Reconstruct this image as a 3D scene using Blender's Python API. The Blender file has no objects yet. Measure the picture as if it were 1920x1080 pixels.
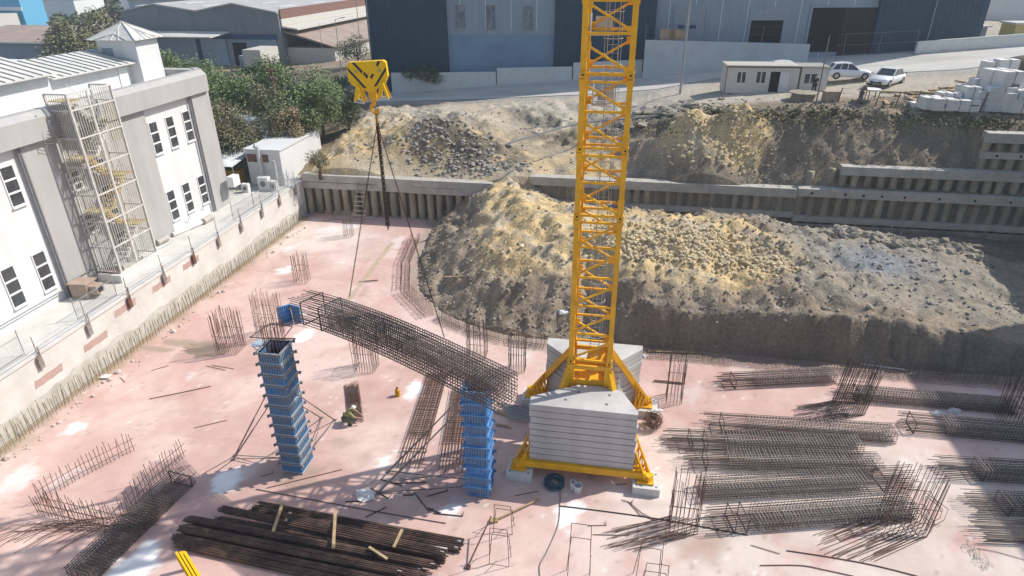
import bpy, math, random
import numpy as np
from mathutils import Vector, Matrix

# ------------------------------------------------------------------ camera, sky, sun, exposure
F_PX, CAM_H, PITCH, ROLL, YAW = 1200.0, 20.0, math.radians(26.9517), math.radians(0.36416), math.radians(10.0)
sc = bpy.context.scene
def _basis():
    cp, sp = math.cos(PITCH), math.sin(PITCH); cr, sr = math.cos(ROLL), math.sin(ROLL)
    f = Vector((0, cp, -sp)); u = Vector((0, sp, cp)); r = Vector((1, 0, 0))
    R = cr*r - sr*u; D = -(sr*r + cr*u)
    m = Matrix.Rotation(YAW, 3, 'Z')
    return m @ f, m @ R, m @ D
FW, RT, DN = _basis()
cam_d = bpy.data.cameras.new('camera'); cam = bpy.data.objects.new('camera', cam_d)
sc.collection.objects.link(cam); sc.camera = cam
cam_d.sensor_width = 36; cam_d.lens = 36*F_PX/1920; cam_d.clip_start = 0.5; cam_d.clip_end = 6000
M = Matrix((RT, -DN, -FW)).transposed().to_4x4(); M.translation = (0, 0, CAM_H); cam.matrix_world = M

SUN_AZ, SUN_EL = math.radians(28.5), math.radians(44)       # azimuth from +x towards +y
sdir = Vector((math.cos(SUN_EL)*math.cos(SUN_AZ), math.cos(SUN_EL)*math.sin(SUN_AZ), math.sin(SUN_EL)))
w = bpy.data.worlds.new('World'); sc.world = w; w.use_nodes = True
nt = w.node_tree; sky = nt.nodes.new('ShaderNodeTexSky'); sky.sky_type = 'NISHITA'; sky.sun_disc = False
sky.sun_elevation = SUN_EL; sky.sun_rotation = math.atan2(sdir.x, sdir.y); sky.air_density = 1.3; sky.dust_density = 1.5
bg = nt.nodes['Background']; nt.links.new(sky.outputs[0], bg.inputs[0]); bg.inputs[1].default_value = 0.125
sun_d = bpy.data.lights.new('sun', 'SUN'); sun_d.energy = 4.1; sun_d.angle = math.radians(0.5); sun_d.color = (1, .95, .87)
sun = bpy.data.objects.new('sun', sun_d); sc.collection.objects.link(sun)
sun.rotation_euler = (-sdir).to_track_quat('-Z', 'Y').to_euler(); sun.location = (40, 30, 60)
vs = sc.view_settings; vs.view_transform = 'Standard'; vs.look = 'None'; vs.gamma = 1; vs.exposure = 0.24
sc.cycles.max_bounces = 6

# ------------------------------------------------------------------ helpers
random.seed(7); RNG = np.random.RandomState(11)
def ray(px, py): return FW*F_PX + RT*(px-960) + DN*(py-540)
def G(px, py, z=0.0):
    v = ray(px, py); t = (z-CAM_H)/v.z; return Vector((v.x*t, v.y*t, z))
def YP(px, py, Y):
    v = ray(px, py); t = Y/v.y; return Vector((v.x*t, Y, CAM_H+v.z*t))
def XP(px, py, X):
    v = ray(px, py); t = X/v.x; return Vector((X, v.y*t, CAM_H+v.z*t))
def V(*a): return Vector(a)
ORG = {}
COL = sc.collection
class MB:
    def __init__(s): s.v = []; s.f = []; s.m = []
    def add(s, vs, fs, mi=0):
        o = len(s.v); s.v += [tuple(p) for p in vs]; s.f += [tuple(i+o for i in f) for f in fs]; s.m += [mi]*len(fs)
    def hexa(s, p, mi=0):      # 8 pts: bottom 4 ccw, top 4 ccw
        s.add(p, [(3,2,1,0),(4,5,6,7),(0,1,5,4),(1,2,6,5),(2,3,7,6),(3,0,4,7)], mi)
    def box(s, c, d, rz=0, mi=0):
        cx, cy, cz = c; a, b, h = d[0]/2, d[1]/2, d[2]/2; C, S = math.cos(rz), math.sin(rz)
        s.hexa([(cx+x*C-y*S, cy+x*S+y*C, cz+z) for z in (-h, h) for x, y in ((-a,-b),(a,-b),(a,b),(-a,b))], mi)
    def bx(s, x0, x1, y0, y1, z0, z1, mi=0): s.box(((x0+x1)/2,(y0+y1)/2,(z0+z1)/2),(abs(x1-x0),abs(y1-y0),abs(z1-z0)),0,mi)
    def tube(s, a, b, r, n=4, r2=None, mi=0, caps=True, ph=0.785):
        a = Vector(a); b = Vector(b); d = b-a
        if d.length < 1e-6: return
        d.normalize(); up = Vector((0,0,1)) if abs(d.z) < .95 else Vector((0,1,0))
        x = d.cross(up).normalized(); y = x.cross(d); r2 = r if r2 is None else r2
        ps = [p + (x*math.cos(ph+2*math.pi*i/n)+y*math.sin(ph+2*math.pi*i/n))*q for p, q in ((a,r),(b,r2)) for i in range(n)]
        fs = [(i,(i+1)%n,n+(i+1)%n,n+i) for i in range(n)]
        if caps: fs += [tuple(range(n-1,-1,-1)), tuple(range(n,2*n))]
        s.add(ps, fs, mi)
    def beam(s, a, b, w, h, mi=0, side=None):   # rectangular bar, w across, h "up"
        a = Vector(a); b = Vector(b); d = (b-a).normalized()
        x = Vector(side).normalized() if side else d.cross(Vector((0,0,1)) if abs(d.z) < .98 else Vector((0,1,0))).normalized()
        y = x.cross(d).normalized()
        s.hexa([p + x*sx*w/2 + y*sy*h/2 for p in (a, b) for sx, sy in ((-1,-1),(1,-1),(1,1),(-1,1))], mi)
    def path(s, pts, r, n=4, mi=0):
        for a, b in zip(pts[:-1], pts[1:]): s.tube(a, b, r, n, mi=mi)
    def prism(s, poly, z0, z1, mi=0):
        n = len(poly)
        s.add([(p[0],p[1],z0) for p in poly]+[(p[0],p[1],z1) for p in poly],
              [tuple(range(n-1,-1,-1)), tuple(range(n,2*n))]+[(i,(i+1)%n,n+(i+1)%n,n+i) for i in range(n)], mi)
    def quad(s, *p, mi=0): s.add(p, [tuple(range(len(p)))], mi)
    def blob(s, c, r, sub=1, jit=.25, sq=(1,1,1), mi=0):
        vs, fs = ICO[sub]; k = [1+random.uniform(-jit, jit) for _ in vs]
        a = random.uniform(0, 6.28); C, S = math.cos(a), math.sin(a)
        s.add([(c[0]+(x*C-y*S)*r*q*sq[0], c[1]+(x*S+y*C)*r*q*sq[1], c[2]+z*r*q*sq[2]) for (x,y,z), q in zip(vs, k)], fs, mi)
    def ring(s, c, R, r, n=16, m=5, mi=0, ax=(1,0,0), ay=(0,1,0)):
        ax = Vector(ax); ay = Vector(ay); c = Vector(c); pts = [c+ax*R*math.cos(2*math.pi*i/n)+ay*R*math.sin(2*math.pi*i/n) for i in range(n+1)]
        s.path(pts, r, m, mi)
    def build(s, name, mat, parent=None, smooth=False):
        me = bpy.data.meshes.new(name); o = bpy.data.objects.new(name, me); COL.objects.link(o)
        if parent is not None:
            root = parent
            while root.parent: root = root.parent
            off = ORG.get(root.name, Vector((0,0,0))); o.parent = parent
        else:
            A = np.array(s.v); off = Vector(((A[:,0].min()+A[:,0].max())/2, (A[:,1].min()+A[:,1].max())/2, A[:,2].min()))
            o.location = off
        me.from_pydata([(p[0]-off[0], p[1]-off[1], p[2]-off[2]) for p in s.v], [], s.f)
        mats = mat if isinstance(mat, (list, tuple)) else [mat]
        for m_ in mats: me.materials.append(m_)
        if len(mats) > 1: me.polygons.foreach_set('material_index', s.m)
        if smooth: me.polygons.foreach_set('use_smooth', [True]*len(s.f))
        me.update(); return o
def _ico(sub):
    t = (1+5**.5)/2
    vs = [Vector(p).normalized() for p in ((-1,t,0),(1,t,0),(-1,-t,0),(1,-t,0),(0,-1,t),(0,1,t),(0,-1,-t),(0,1,-t),(t,0,-1),(t,0,1),(-t,0,-1),(-t,0,1))]
    fs = [(0,11,5),(0,5,1),(0,1,7),(0,7,10),(0,10,11),(1,5,9),(5,11,4),(11,10,2),(10,7,6),(7,1,8),(3,9,4),(3,4,2),(3,2,6),(3,6,8),(3,8,9),(4,9,5),(2,4,11),(6,2,10),(8,6,7),(9,8,1)]
    for _ in range(sub-1):
        c = {}; nf = []
        def mid(a, b):
            k = (min(a,b), max(a,b))
            if k not in c: c[k] = len(vs); vs.append(((vs[a]+vs[b])/2).normalized())
            return c[k]
        for a, b, d in fs:
            x, y, z = mid(a,b), mid(b,d), mid(d,a); nf += [(a,x,z),(b,y,x),(d,z,y),(x,y,z)]
        fs = nf
    return [tuple(v) for v in vs], fs
ICO = {1: _ico(1), 2: _ico(2), 3: _ico(3)}
def thing(name, label, cat, loc=(0,0,0), group=None):
    o = bpy.data.objects.new(name, None); COL.objects.link(o); o.empty_display_size = .3
    o.location = loc; ORG[o.name] = Vector(loc); o['label'] = label; o['category'] = cat
    if group: o['group'] = group
    return o
def tag(o, label, cat, group=None, kind=None):
    if label: o['label'] = label
    if cat: o['category'] = cat
    if group: o['group'] = group
    if kind: o['kind'] = kind
    return o
def kind(o, k): o['kind'] = k; return o
def place(o, loc, rz=0):
    o.location = loc; o.rotation_euler = (0,0,rz); return o
def dup(root, loc, rz=0, label=None, group=None, sc_=None):
    def cp(o, par):
        c = o.copy(); COL.objects.link(c); c.parent = par
        for ch in list(o.children): cp(ch, c)
        return c
    r = cp(root, None); r.location = loc; r.rotation_euler = (0,0,rz)
    if label: r['label'] = label
    if group: r['group'] = group
    if sc_: r.scale = sc_
    return r
# ------------------------------------------------------------------ numpy noise
_T = RNG.rand(256, 256)
def vn(x, y):
    xi = np.floor(x).astype(int); yi = np.floor(y).astype(int); fx = x-xi; fy = y-yi
    fx = fx*fx*(3-2*fx); fy = fy*fy*(3-2*fy); a = xi & 255; b = yi & 255; a1 = (xi+1) & 255; b1 = (yi+1) & 255
    return (_T[a,b]*(1-fx)+_T[a1,b]*fx)*(1-fy)+(_T[a,b1]*(1-fx)+_T[a1,b1]*fx)*fy
def fbm(x, y, sc_=1.0, o=4, g=.5):
    s_ = 0; a = 1; t = 0
    for i in range(o):
        s_ = s_+a*vn(x*sc_+17.3*i, y*sc_-9.1*i); t += a; a *= g; sc_ *= 2.03
    return s_/t
def sm(e0, e1, x): t = np.clip((x-e0)/(e1-e0), 0, 1); return t*t*(3-2*t)
# ------------------------------------------------------------------ materials
def mat(name, col, rough=.8, metal=0, var=.12, scale=3.0, bump=0.0, bscale=20.0, col2=None, attr=None, spec=.3, detail=5, stretch=None):
    m = bpy.data.materials.new(name); m.use_nodes = True; n = m.node_tree.nodes; L = m.node_tree.links
    b = n['Principled BSDF']; b.inputs['Roughness'].default_value = rough; b.inputs['Metallic'].default_value = metal
    b.inputs['Specular IOR Level'].default_value = spec
    tc = n.new('ShaderNodeTexCoord'); src = tc.outputs['Object']
    if stretch:
        mp = n.new('ShaderNodeMapping'); mp.inputs['Scale'].default_value = stretch; L.new(src, mp.inputs[0]); src = mp.outputs[0]
    nz = n.new('ShaderNodeTexNoise'); nz.inputs['Scale'].default_value = scale; nz.inputs['Detail'].default_value = detail
    nz.inputs['Roughness'].default_value = .62; L.new(src, nz.inputs['Vector'])
    cr = n.new('ShaderNodeValToRGB'); c = col; d = col2
    if d is None:
        lo = tuple(max(0, q*(1-var)) for q in c); hi = tuple(min(1, q*(1+var)) for q in c)
    else: lo, hi = c, d
    cr.color_ramp.elements[0].position = .32; cr.color_ramp.elements[1].position = .68
    cr.color_ramp.elements[0].color = (*lo, 1); cr.color_ramp.elements[1].color = (*hi, 1); L.new(nz.outputs[0], cr.inputs[0])
    out = cr.outputs[0]
    if attr:
        at = n.new('ShaderNodeAttribute'); at.attribute_name = attr
        mx = n.new('ShaderNodeMix'); mx.data_type = 'RGBA'; mx.blend_type = 'MULTIPLY'; mx.inputs[0].default_value = 1
        L.new(at.outputs['Color'], mx.inputs[6]); L.new(out, mx.inputs[7]); out = mx.outputs[2]
    L.new(out, b.inputs['Base Color'])
    if bump:
        bz = n.new('ShaderNodeTexNoise'); bz.inputs['Scale'].default_value = bscale; bz.inputs['Detail'].default_value = 6
        L.new(src, bz.inputs['Vector']); bp = n.new('ShaderNodeBump'); bp.inputs['Strength'].default_value = 1; bp.inputs['Distance'].default_value = bump
        L.new(bz.outputs[0], bp.inputs['Height']); L.new(bp.outputs[0], b.inputs['Normal'])
    return m
MT = {}
def mk(k, *a, **kw): MT[k] = mat(k, *a, **kw); return MT[k]
mk('slab', (.93,.93,.93), .85, col2=(1,1,1), scale=1.2, attr='col', bump=.01, bscale=6)
mk('earth', (.62,.62,.62), .95, col2=(1.0,1.0,1.0), scale=5, attr='col', bump=.07, bscale=6, spec=.1, detail=8)
mk('rock_yellow', (.46,.375,.235), .95, col2=(.72,.62,.43), scale=1.3, bump=.03, bscale=9, spec=.1)
mk('rock_grey', (.19,.17,.14), .95, col2=(.43,.385,.32), scale=1.5, bump=.03, bscale=9, spec=.1)
mk('asphalt', (.42,.41,.39), .9, col2=(.60,.58,.545), scale=.35, bump=.006, bscale=30, detail=10, stretch=(.35,1,1))
mk('concrete', (.45,.425,.38), .85, var=.16, scale=1.6, bump=.01, bscale=14)
mk('concrete_dark', (.31,.27,.21), .9, var=.35, scale=1.1, bump=.03, bscale=7, stretch=(1,1,.35))
mk('concrete_white', (.62,.62,.60), .8, var=.07, scale=1.4, bump=.004, bscale=20)
mk('concrete_block', (.42,.41,.40), .85, col2=(.58,.57,.56), scale=.9, detail=9, bump=.006, bscale=16)
mk('wall_white', (.64,.65,.655), .75, col2=(.72,.73,.74), scale=1.4, stretch=(1,1,.18), bump=.003, bscale=12)
mk('wall_white_shed', (.66,.67,.675), .7, var=.04, scale=.9)
mk('wall_grey', (.39,.38,.37), .8, col2=(.46,.45,.44), scale=1.2, stretch=(1,1,.25), bump=.003, bscale=10)
mk('roof_white', (.62,.61,.58), .55, var=.12, scale=1.2, stretch=(1,3,1))
mk('glass_dark', (.06,.065,.072), .15, var=.5, scale=2, spec=.6)
mk('frame_white', (.75,.76,.76), .5, var=.03)
mk('pipe_grey', (.22,.22,.23), .5, var=.1)
mk('stair_metal', (.62,.60,.56), .6, var=.15, scale=4)
mk('stair_tan', (.50,.39,.17), .7, var=.2, scale=3)
mk('rust', (.10,.058,.045), .85, col2=(.20,.11,.08), scale=2.5)
mk('rust_red', (.15,.07,.06), .85, col2=(.26,.13,.11), scale=2.5)
mk('rebar_dark', (.055,.045,.042), .6, col2=(.12,.085,.07), scale=4, spec=.4)
mk('rebar_grey', (.10,.09,.085), .5, col2=(.24,.21,.19), scale=3, metal=.3)
mk('bundle', (.04,.028,.024), .65, col2=(.16,.098,.075), scale=1.8, spec=.35)
mk('yellow', (.70,.345,.02), .45, col2=(.93,.50,.014), scale=1.6, spec=.4, detail=9)
mk('yellow_block', (.85,.52,.01), .45, var=.06, scale=2)
mk('stripe', (.06,.045,.05), .6)
mk('blue_form', (.04,.19,.50), .55, col2=(.12,.33,.66), scale=3.2, spec=.4)
mk('blue_form_worn', (.20,.26,.33), .65, col2=(.08,.26,.54), scale=2.4)
mk('form_edge', (.30,.42,.55), .6, col2=(.48,.52,.54), scale=3)
mk('form_edge_blue', (.06,.20,.46), .55, col2=(.16,.34,.60), scale=3)
mk('form_inside', (.20,.19,.17), .9)
mk('prop_steel', (.16,.15,.15), .55, col2=(.28,.26,.24), scale=3, metal=.3)
mk('steel_light', (.55,.56,.56), .5, var=.1, metal=.2)
mk('galv', (.38,.39,.40), .5, var=.1, metal=.4)
mk('wood', (.42,.31,.18), .8, var=.25, scale=4)
mk('bark', (.09,.07,.05), .95, var=.3, scale=6)
mk('leaf', (.13,.185,.075), .7, col2=(.22,.29,.13), scale=1.1)
mk('leaf_dark', (.07,.09,.045), .75, col2=(.14,.16,.085), scale=1.1)
mk('leaf_dry', (.26,.205,.125), .85, col2=(.46,.37,.23), scale=1.4)
mk('leaf_olive', (.15,.15,.085), .8, col2=(.27,.255,.155), scale=1.2)
mk('scrub', (.07,.08,.038), .85, col2=(.15,.145,.08), scale=1)
mk('navy', (.022,.052,.088), .5, col2=(.032,.070,.112), scale=.8, spec=.3)
mk('panel_grey', (.24,.295,.35), .6, col2=(.30,.36,.42), scale=.8, stretch=(1,1,.15))
mk('panel_blue', (.20,.29,.40), .6, var=.1, scale=.3)
mk('panel_slate', (.17,.185,.205), .7, col2=(.235,.25,.27), scale=.5, stretch=(1,1,.3))
mk('blue_trim', (.03,.08,.18), .6)
mk('blue_pale', (.36,.48,.60), .7, var=.12, scale=.5)
mk('blue_sky', (.12,.38,.58), .6, var=.03)
mk('dark', (.012,.013,.015), .8)
mk('shutter', (.30,.34,.38), .6)
mk('roof_grey', (.40,.40,.39), .7, var=.12, scale=.4, stretch=(1,.3,1))
mk('roof_brown', (.33,.26,.22), .85, var=.15, scale=.5)
mk('brick_brown', (.20,.11,.09), .85, var=.2)
mk('cream', (.52,.50,.46), .8, var=.08)
mk('cabin', (.60,.58,.54), .7, var=.05)
mk('cabin_roof', (.74,.70,.62), .6, var=.08)
mk('car_white', (.78,.80,.82), .25, var=.01, spec=.6)
mk('tyre', (.02,.02,.022), .85)
mk('rim', (.45,.46,.48), .35, metal=.6)
mk('lamp', (.7,.72,.74), .2, spec=.6)
mk('tail', (.25,.02,.02), .3)
mk('skin', (.42,.25,.18), .6)
mk('hivis', (.30,.33,.12), .8, var=.15, scale=9)
mk('cloth_dark', (.03,.03,.035), .9)
mk('cloth_grey', (.18,.18,.19), .9)
mk('cloth_olive', (.16,.17,.12), .9)
mk('helmet', (.72,.70,.62), .4)
mk('plastic_white', (.72,.72,.70), .5)
mk('hose', (.07,.13,.17), .6)
mk('canister', (.50,.27,.01), .5)
mk('tin', (.45,.48,.50), .5, var=.2, metal=.3, scale=2)
mk('stone_white', (.70,.69,.67), .8, var=.12, scale=.8, bump=.01)
mk('patch_pink', (.46,.32,.29), .9, var=.1, scale=2)
mk('wall_plaster', (.56,.54,.50), .9, col2=(.70,.68,.645), scale=.6, bump=.02, bscale=5)
mk('water', (.33,.24,.18), .3, var=.1, spec=.5)
mk('chain', (.07,.045,.035), .6, var=.4, scale=9, metal=.3)
mk('orange_brown', (.32,.19,.04), .7)
mk('yellow_pale', (.50,.40,.16), .7)
# ------------------------------------------------------------------ terrain
def tps(P, Z, lam=.02):
    P = np.array(P); n = len(P); d = np.linalg.norm(P[:,None]-P[None], axis=2)
    K = np.where(d > 0, d*d*np.log(d+1e-9), 0)+lam*np.eye(n)*20; Q = np.c_[np.ones(n), P]
    A = np.zeros((n+3, n+3)); A[:n,:n] = K; A[:n,n:] = Q; A[n:,:n] = Q.T
    w_ = np.linalg.solve(A, np.r_[Z, 0, 0, 0])
    def f(x, y):
        s_ = w_[n]+w_[n+1]*x+w_[n+2]*y
        for i in range(n):
            d2 = (x-P[i,0])**2+(y-P[i,1])**2; s_ = s_+w_[i]*.5*d2*np.log(d2+1e-12)
        return s_
    return f
def UPL(x, y): return 6.5+.072*(x+22)+.03*(y-68)
def onU(px, py):           # ray onto the upper plane (road level)
    v = ray(px, py); t = (6.5+.072*22-.03*68-CAM_H)/(v.z-.072*v.x-.03*v.y); return Vector((v.x*t, v.y*t, CAM_H+v.z*t))
def pts(L): 
    P = []; Z = []
    for a in L:
        if a[0] == 'w': P.append(a[1:3]); Z.append(a[3])
        else: q = G(*a); P.append((q.x, q.y)); Z.append(a[2])
    return P, Z
SB = tps(*pts([(850,470,2.2),(850,550,1.2),(940,520,2.2),(900,430,3.0),(960,350,4.3),(925,385,3.9),(1000,400,4.3),(1000,470,3.5),(1080,420,4.4),(1060,560,2.4),
  (1250,400,4.5),(1250,450,4.4),(1250,500,3.6),(1250,560,2.7),(1180,600,2.0),(1400,405,4.1),(1430,480,3.9),(1480,520,3.6),(1450,560,2.9),(1350,590,2.2),
  (1550,430,2.9),(1600,500,2.7),(1500,575,2.8),(1700,600,2.3),(1800,620,2.1),(1880,650,1.7),(1780,455,2.3),(1700,450,2.7),(1850,540,2.0),
  ('w',-8.9,51,4.0),('w',-8.9,49,3.6),('w',-11,47,3.2),('w',-5,50,2.2),('w',0,50.4,1.8),('w',5,50,1.3),('w',12,50,1.2),('w',20,50,1.2),('w',30,50,1.2),('w',12,47.5,1.2),('w',20,47,1.3),
  ('w',26,44,1.2),('w',26,38,1.2),('w',25,34,1.0),('w',40,50,1.2),('w',40,35,1.2),('w',5,47.5,1.6)]))
SU = tps(*pts([('w',-28,51,3.4),('w',-20,51,3.5),('w',-11,51,3.6),('w',-8.9,51,4.15),('w',-8.9,53,4.5),('w',-6,52,4.2),('w',3,52,4.3),('w',13,52,4.6),('w',17,52,5.3),('w',22,52.3,5.6),('w',25,53,8.4),('w',35,53,8.4),
  (1250,225,7.6),(1350,200,8.7),(1480,205,9.1),(1600,210,9.3),(1750,218,9.5),(1900,225,9.8),(1330,280,6.6),(1400,265,6.9),(1250,300,5.6),(1430,320,5.0),(1500,290,6.3),(1650,290,6.8),
  (1000,215,6.8),(880,250,6.2),(800,250,6.3),(760,280,5.2),(900,300,4.5),(800,300,4.4),(700,300,4.6),(640,310,4.3),(1000,290,4.7),(1050,300,4.7),(1080,230,6.3),(700,240,5.6),(640,240,5.2),(960,260,5.6),(1150,300,4.9),
  (1160,220,6.7),(620,200,5.6),(700,200,6.1),(900,195,6.9),(1100,185,7.6),('w',-29,50,3.1),('w',-33,44,3.1),('w',-33,20,3.1),('w',-45,55,3.6),('w',-50,40,3.1),('w',-40,65,4.4),('w',-32,60,4.2),('w',-60,60,4)]
  +[('w',x,y,UPL(x,y)) for x,y in ((-22,72),(-10,74),(0,76),(10,75),(20,74),(30,76),(45,80),(45,95),(20,95),(0,95),(-20,95),(10,66),(18,64),(28,66),(-35,90))]))
EDGE = [G(818,408), G(800,450), G(783,495), G(785,545), G(830,588), G(880,610), G(950,629), G(1030,639), V(2,32.45,0), V(26,32.6,0)]
def edge_dist(x, y):
    """distance into the heap from its toe (negative on the slab side)"""
    best = np.full(x.shape, 1e9); 
    for a, b in zip(EDGE[:-1], EDGE[1:]):
        dx, dy = b.x-a.x, b.y-a.y; t = np.clip(((x-a.x)*dx+(y-a.y)*dy)/(dx*dx+dy*dy), 0, 1)
        best = np.minimum(best, np.hypot(x-a.x-t*dx, y-a.y-t*dy))
    xs = [p.x for p in EDGE]; ys = [p.y for p in EDGE]
    inside = np.zeros(x.shape, bool); poly = [(p.x, p.y) for p in EDGE]+[(60,32.6),(60,60),(EDGE[0].x,60)]
    for (x0,y0),(x1,y1) in zip(poly, poly[1:]+poly[:1]):
        c = (y0 > y) != (y1 > y); inside ^= c & (x < (x1-x0)*(y-y0)/((y1-y0) if y1 != y0 else 1e-9)+x0)
    return np.where(inside, best, -best)
WALLY = 50.9
def height(x, y, rough=True):
    up = SU(x, y)
    rm_ = road_mask(x, y); U_ = UPL(x, y); up = np.where(y > 51, np.minimum(up, U_+.05), up); q_ = G(1385,292,5.6); up = up+2.3*np.exp(-(((x-q_.x)/1.7)**2+((y-q_.y)/1.4)**2)); q_ = G(1290,300,5.0); up = up+1.3*np.exp(-(((x-q_.x)/2.0)**2+((y-q_.y)/1.2)**2)); q_ = G(830,262,5.6); up = up+.8*np.exp(-(((x-q_.x)/4.5)**2+((y-q_.y)/2.2)**2)); up = up*(1-rm_)+U_*rm_
    k = sm(85, 130, y); far = np.maximum(UPL(x, y), 0); far = np.where(x < -25, 5-.012*(y-60), far)
    up = up*(1-k)+far*k
    kx = sm(-45, -65, x); up = up*(1-kx)+3.6*kx
    kx = sm(45, 70, x); up = up*(1-kx)+9.5*kx
    up = np.where((x < -27.6) & (y < 50), 3.08, up)
    d = edge_dist(x, y); s_ = SB(x, y)
    slope = .66+2.7*sm(-1, 3, x)
    n1 = fbm(x, y, .35, 3)-.5
    n2_ = fbm(x+7, y*.3, 1.6, 4, .6)-.5; cut = np.maximum(d-(n1*1.1+n2_*.9)*sm(0,.4,d), 0)*slope
    pit = np.minimum(s_, cut)
    pit = np.where(d < 0, -.35, np.maximum(pit, -.1+.02*d))
    inpit = (x > -27.7) & (y < WALLY) & (x < 70)
    st = sm(16.3,16.9,x); lim = np.where(y < 51.8, 4.25, np.where(y < 52.5, 5.75, 5.9+(y-52.5)*1.0)); lim = np.where((x > 26.1) & (y > 52.5), 8.5+(y-52.5)*.3, lim)
    up = up*(1-st)+np.minimum(up, lim+.15)*st; up = np.where((x > 26.1) & (y > 52.6) & (y < 57), np.maximum(up, 8.45), up)
    z = np.where(inpit, pit, up)
    z = np.where((y < 32.4) & (x > -27.7), -.35, z)
    z = np.where((y < 5) & (x <= -27.6), 3.08, z)
    if rough:
        road = road_mask(x, y)
        rg = 1-2*np.abs(fbm(x+200, y+80, .42, 4, .55)-.5); r = (fbm(x, y, .7, 6, .62)-.5)*1.25+(rg-.8)*.9+(fbm(x+50, y, 3.2, 3, .65)-.5)*.34
        a = np.where(inpit, sm(.1, 1.5, d), np.where(x < -27.6, sm(50.5, 54, y)*.5, sm(51, 52, y)*1.0))*(1-road)
        tr_ = np.zeros(x.shape)
        for (a0,a1,az),(b0,b1,bz) in (((1090,305,4.8),(930,225,6.4)),((930,225,6.4),(860,200,6.9)),((600,318,3.8),(1000,312,4.3))):
            p_, w_ = G(a0,a1,az), G(b0,b1,bz); dx_, dy_ = w_.x-p_.x, w_.y-p_.y; t_ = np.clip(((x-p_.x)*dx_+(y-p_.y)*dy_)/(dx_*dx_+dy_*dy_),0,1); tr_ = np.maximum(tr_, 1-sm(.9,2.2,np.hypot(x-p_.x-t_*dx_, y-p_.y-t_*dy_)))
        a = a*(1-.82*tr_*(y > 51)); a = a*(1-.5*sm(14,18,x)*sm(33,35,y)*(y < 50))
        a = a*(1-.88*sm(2,6,x)*sm(57.5,60,y)); a = a*(1-.6*sm(-26,-20,x)*sm(63,67,y))
        z = z+r*a*np.where(y > 100, 0, 1)
    return z
RD_N = [onU(560,205), onU(700,196), onU(900,190), onU(1090,182), onU(1230,172), onU(1350,150), onU(1480,146), onU(1640,143), onU(1800,135), onU(1920,122), V(90,100,0)]
RD_F = [onU(560,160), onU(700,158), onU(900,150), onU(1090,146), onU(1230,128), onU(1350,118), onU(1480,110), onU(1640,104), onU(1700,103), onU(1800,97), onU(1920,86), V(90,130,0)]
def _interp(L, x): 
    xs = [p.x for p in L]; ys = [p.y for p in L]; o = np.argsort(xs); return np.interp(x, np.array(xs)[o], np.array(ys)[o])
def road_mask(x, y): return sm(-.6, .6, y-_interp(RD_N, x))*(1-sm(-.5, .5, y-_interp(RD_F, x)-8))*(x > -40)
def span(a, b, st): return list(np.arange(a, b, st))
xs = [-1500,-900,-500,-300,-200,-140,-110,-90,-75]+span(-65,-28,1.0)+[-27.9,-27.58]+span(-27.3,38,.2)+span(38,70,1.2)+[75,90,120,180,300,600,1200]
ys = [-300,-100,-30,0,20,30,32.2]+span(32.4,50.8,.16)+[50.86,50.94]+span(51.1,66,.2)+span(66,80,.45)+span(80,120,2)+[125,135,150,180,230,300,400,600,900,1400,2500]
X, Y = np.meshgrid(np.array(xs, float), np.array(ys, float)); Z = height(X, Y)
def grid_obj(name, X, Y, Z, m, col):
    ny, nx = X.shape; me = bpy.data.meshes.new(name); v = np.stack([X, Y, Z], -1).reshape(-1, 3)
    i = np.arange(ny*nx).reshape(ny, nx); q = np.stack([i[:-1,:-1], i[:-1,1:], i[1:,1:], i[1:,:-1]], -1).reshape(-1, 4)
    me.vertices.add(len(v)); me.vertices.foreach_set('co', v.ravel()); me.loops.add(q.size); me.loops.foreach_set('vertex_index', q.ravel())
    me.polygons.add(len(q)); me.polygons.foreach_set('loop_start', np.arange(0, q.size, 4)); me.polygons.foreach_set('loop_total', np.full(len(q), 4))
    me.polygons.foreach_set('use_smooth', np.ones(len(q), bool)); me.update(calc_edges=True)
    a = me.color_attributes.new('col', 'FLOAT_COLOR', 'POINT'); a.data.foreach_set('color', np.concatenate([col.reshape(-1, 3), np.ones((len(v), 1))], 1).ravel())
    me.materials.append(m); o = bpy.data.objects.new(name, me); COL.objects.link(o); return kind(o, 'structure')
def lerp(a, b, t): return a*(1-t[...,None])+b*t[...,None]
C_ = lambda *a: np.array(a, float)
n1 = fbm(X, Y, .25, 4); n2 = fbm(X+90, Y+40, .9, 4); n3 = fbm(X-30, Y+10, 2.6, 3)
grey = C_(.40,.325,.245); dark = C_(.225,.18,.135); yel = C_(.70,.53,.29); pale = C_(.54,.47,.37); brown = C_(.26,.19,.12); road = C_(.47,.46,.44)
col = lerp(np.broadcast_to(grey, X.shape+(3,)), np.broadcast_to(dark, X.shape+(3,)), sm(.45,.65,n2)*.7)
P_ = lambda px, py, z, rx, ry: (lambda q: np.exp(-(((X-q.x)/rx)**2+((Y-q.y)/ry)**2)))(G(px, py, z))
ym = np.clip(P_(1290,460,4.2,4.5,3.5)+P_(1400,470,3.8,3.2,3)+P_(1180,440,4.2,4,3)+P_(970,400,4,2.6,4)+P_(950,345,4.3,1.8,3)+P_(1060,400,4.3,4,3)+.9*P_(1000,450,3.6,4,3), 0, 1.2)
ym = np.where(Y < 50.9, ym, 0)
yu = np.clip(P_(700,240,5.6,4,6)+P_(650,260,5,4,5)+P_(760,300,4.6,8,2.2)+P_(950,310,4.6,8,2)+P_(1300,300,5.2,3,2.2)+1.2*P_(1385,292,5.6,2.3,2.2)+.9*P_(1050,230,6.2,4,6)+P_(1000,285,5,6,4)+.7*P_(600,310,4,4,3), 0, 1.2)
yu = np.where(Y > 50.9, yu, 0)
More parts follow.
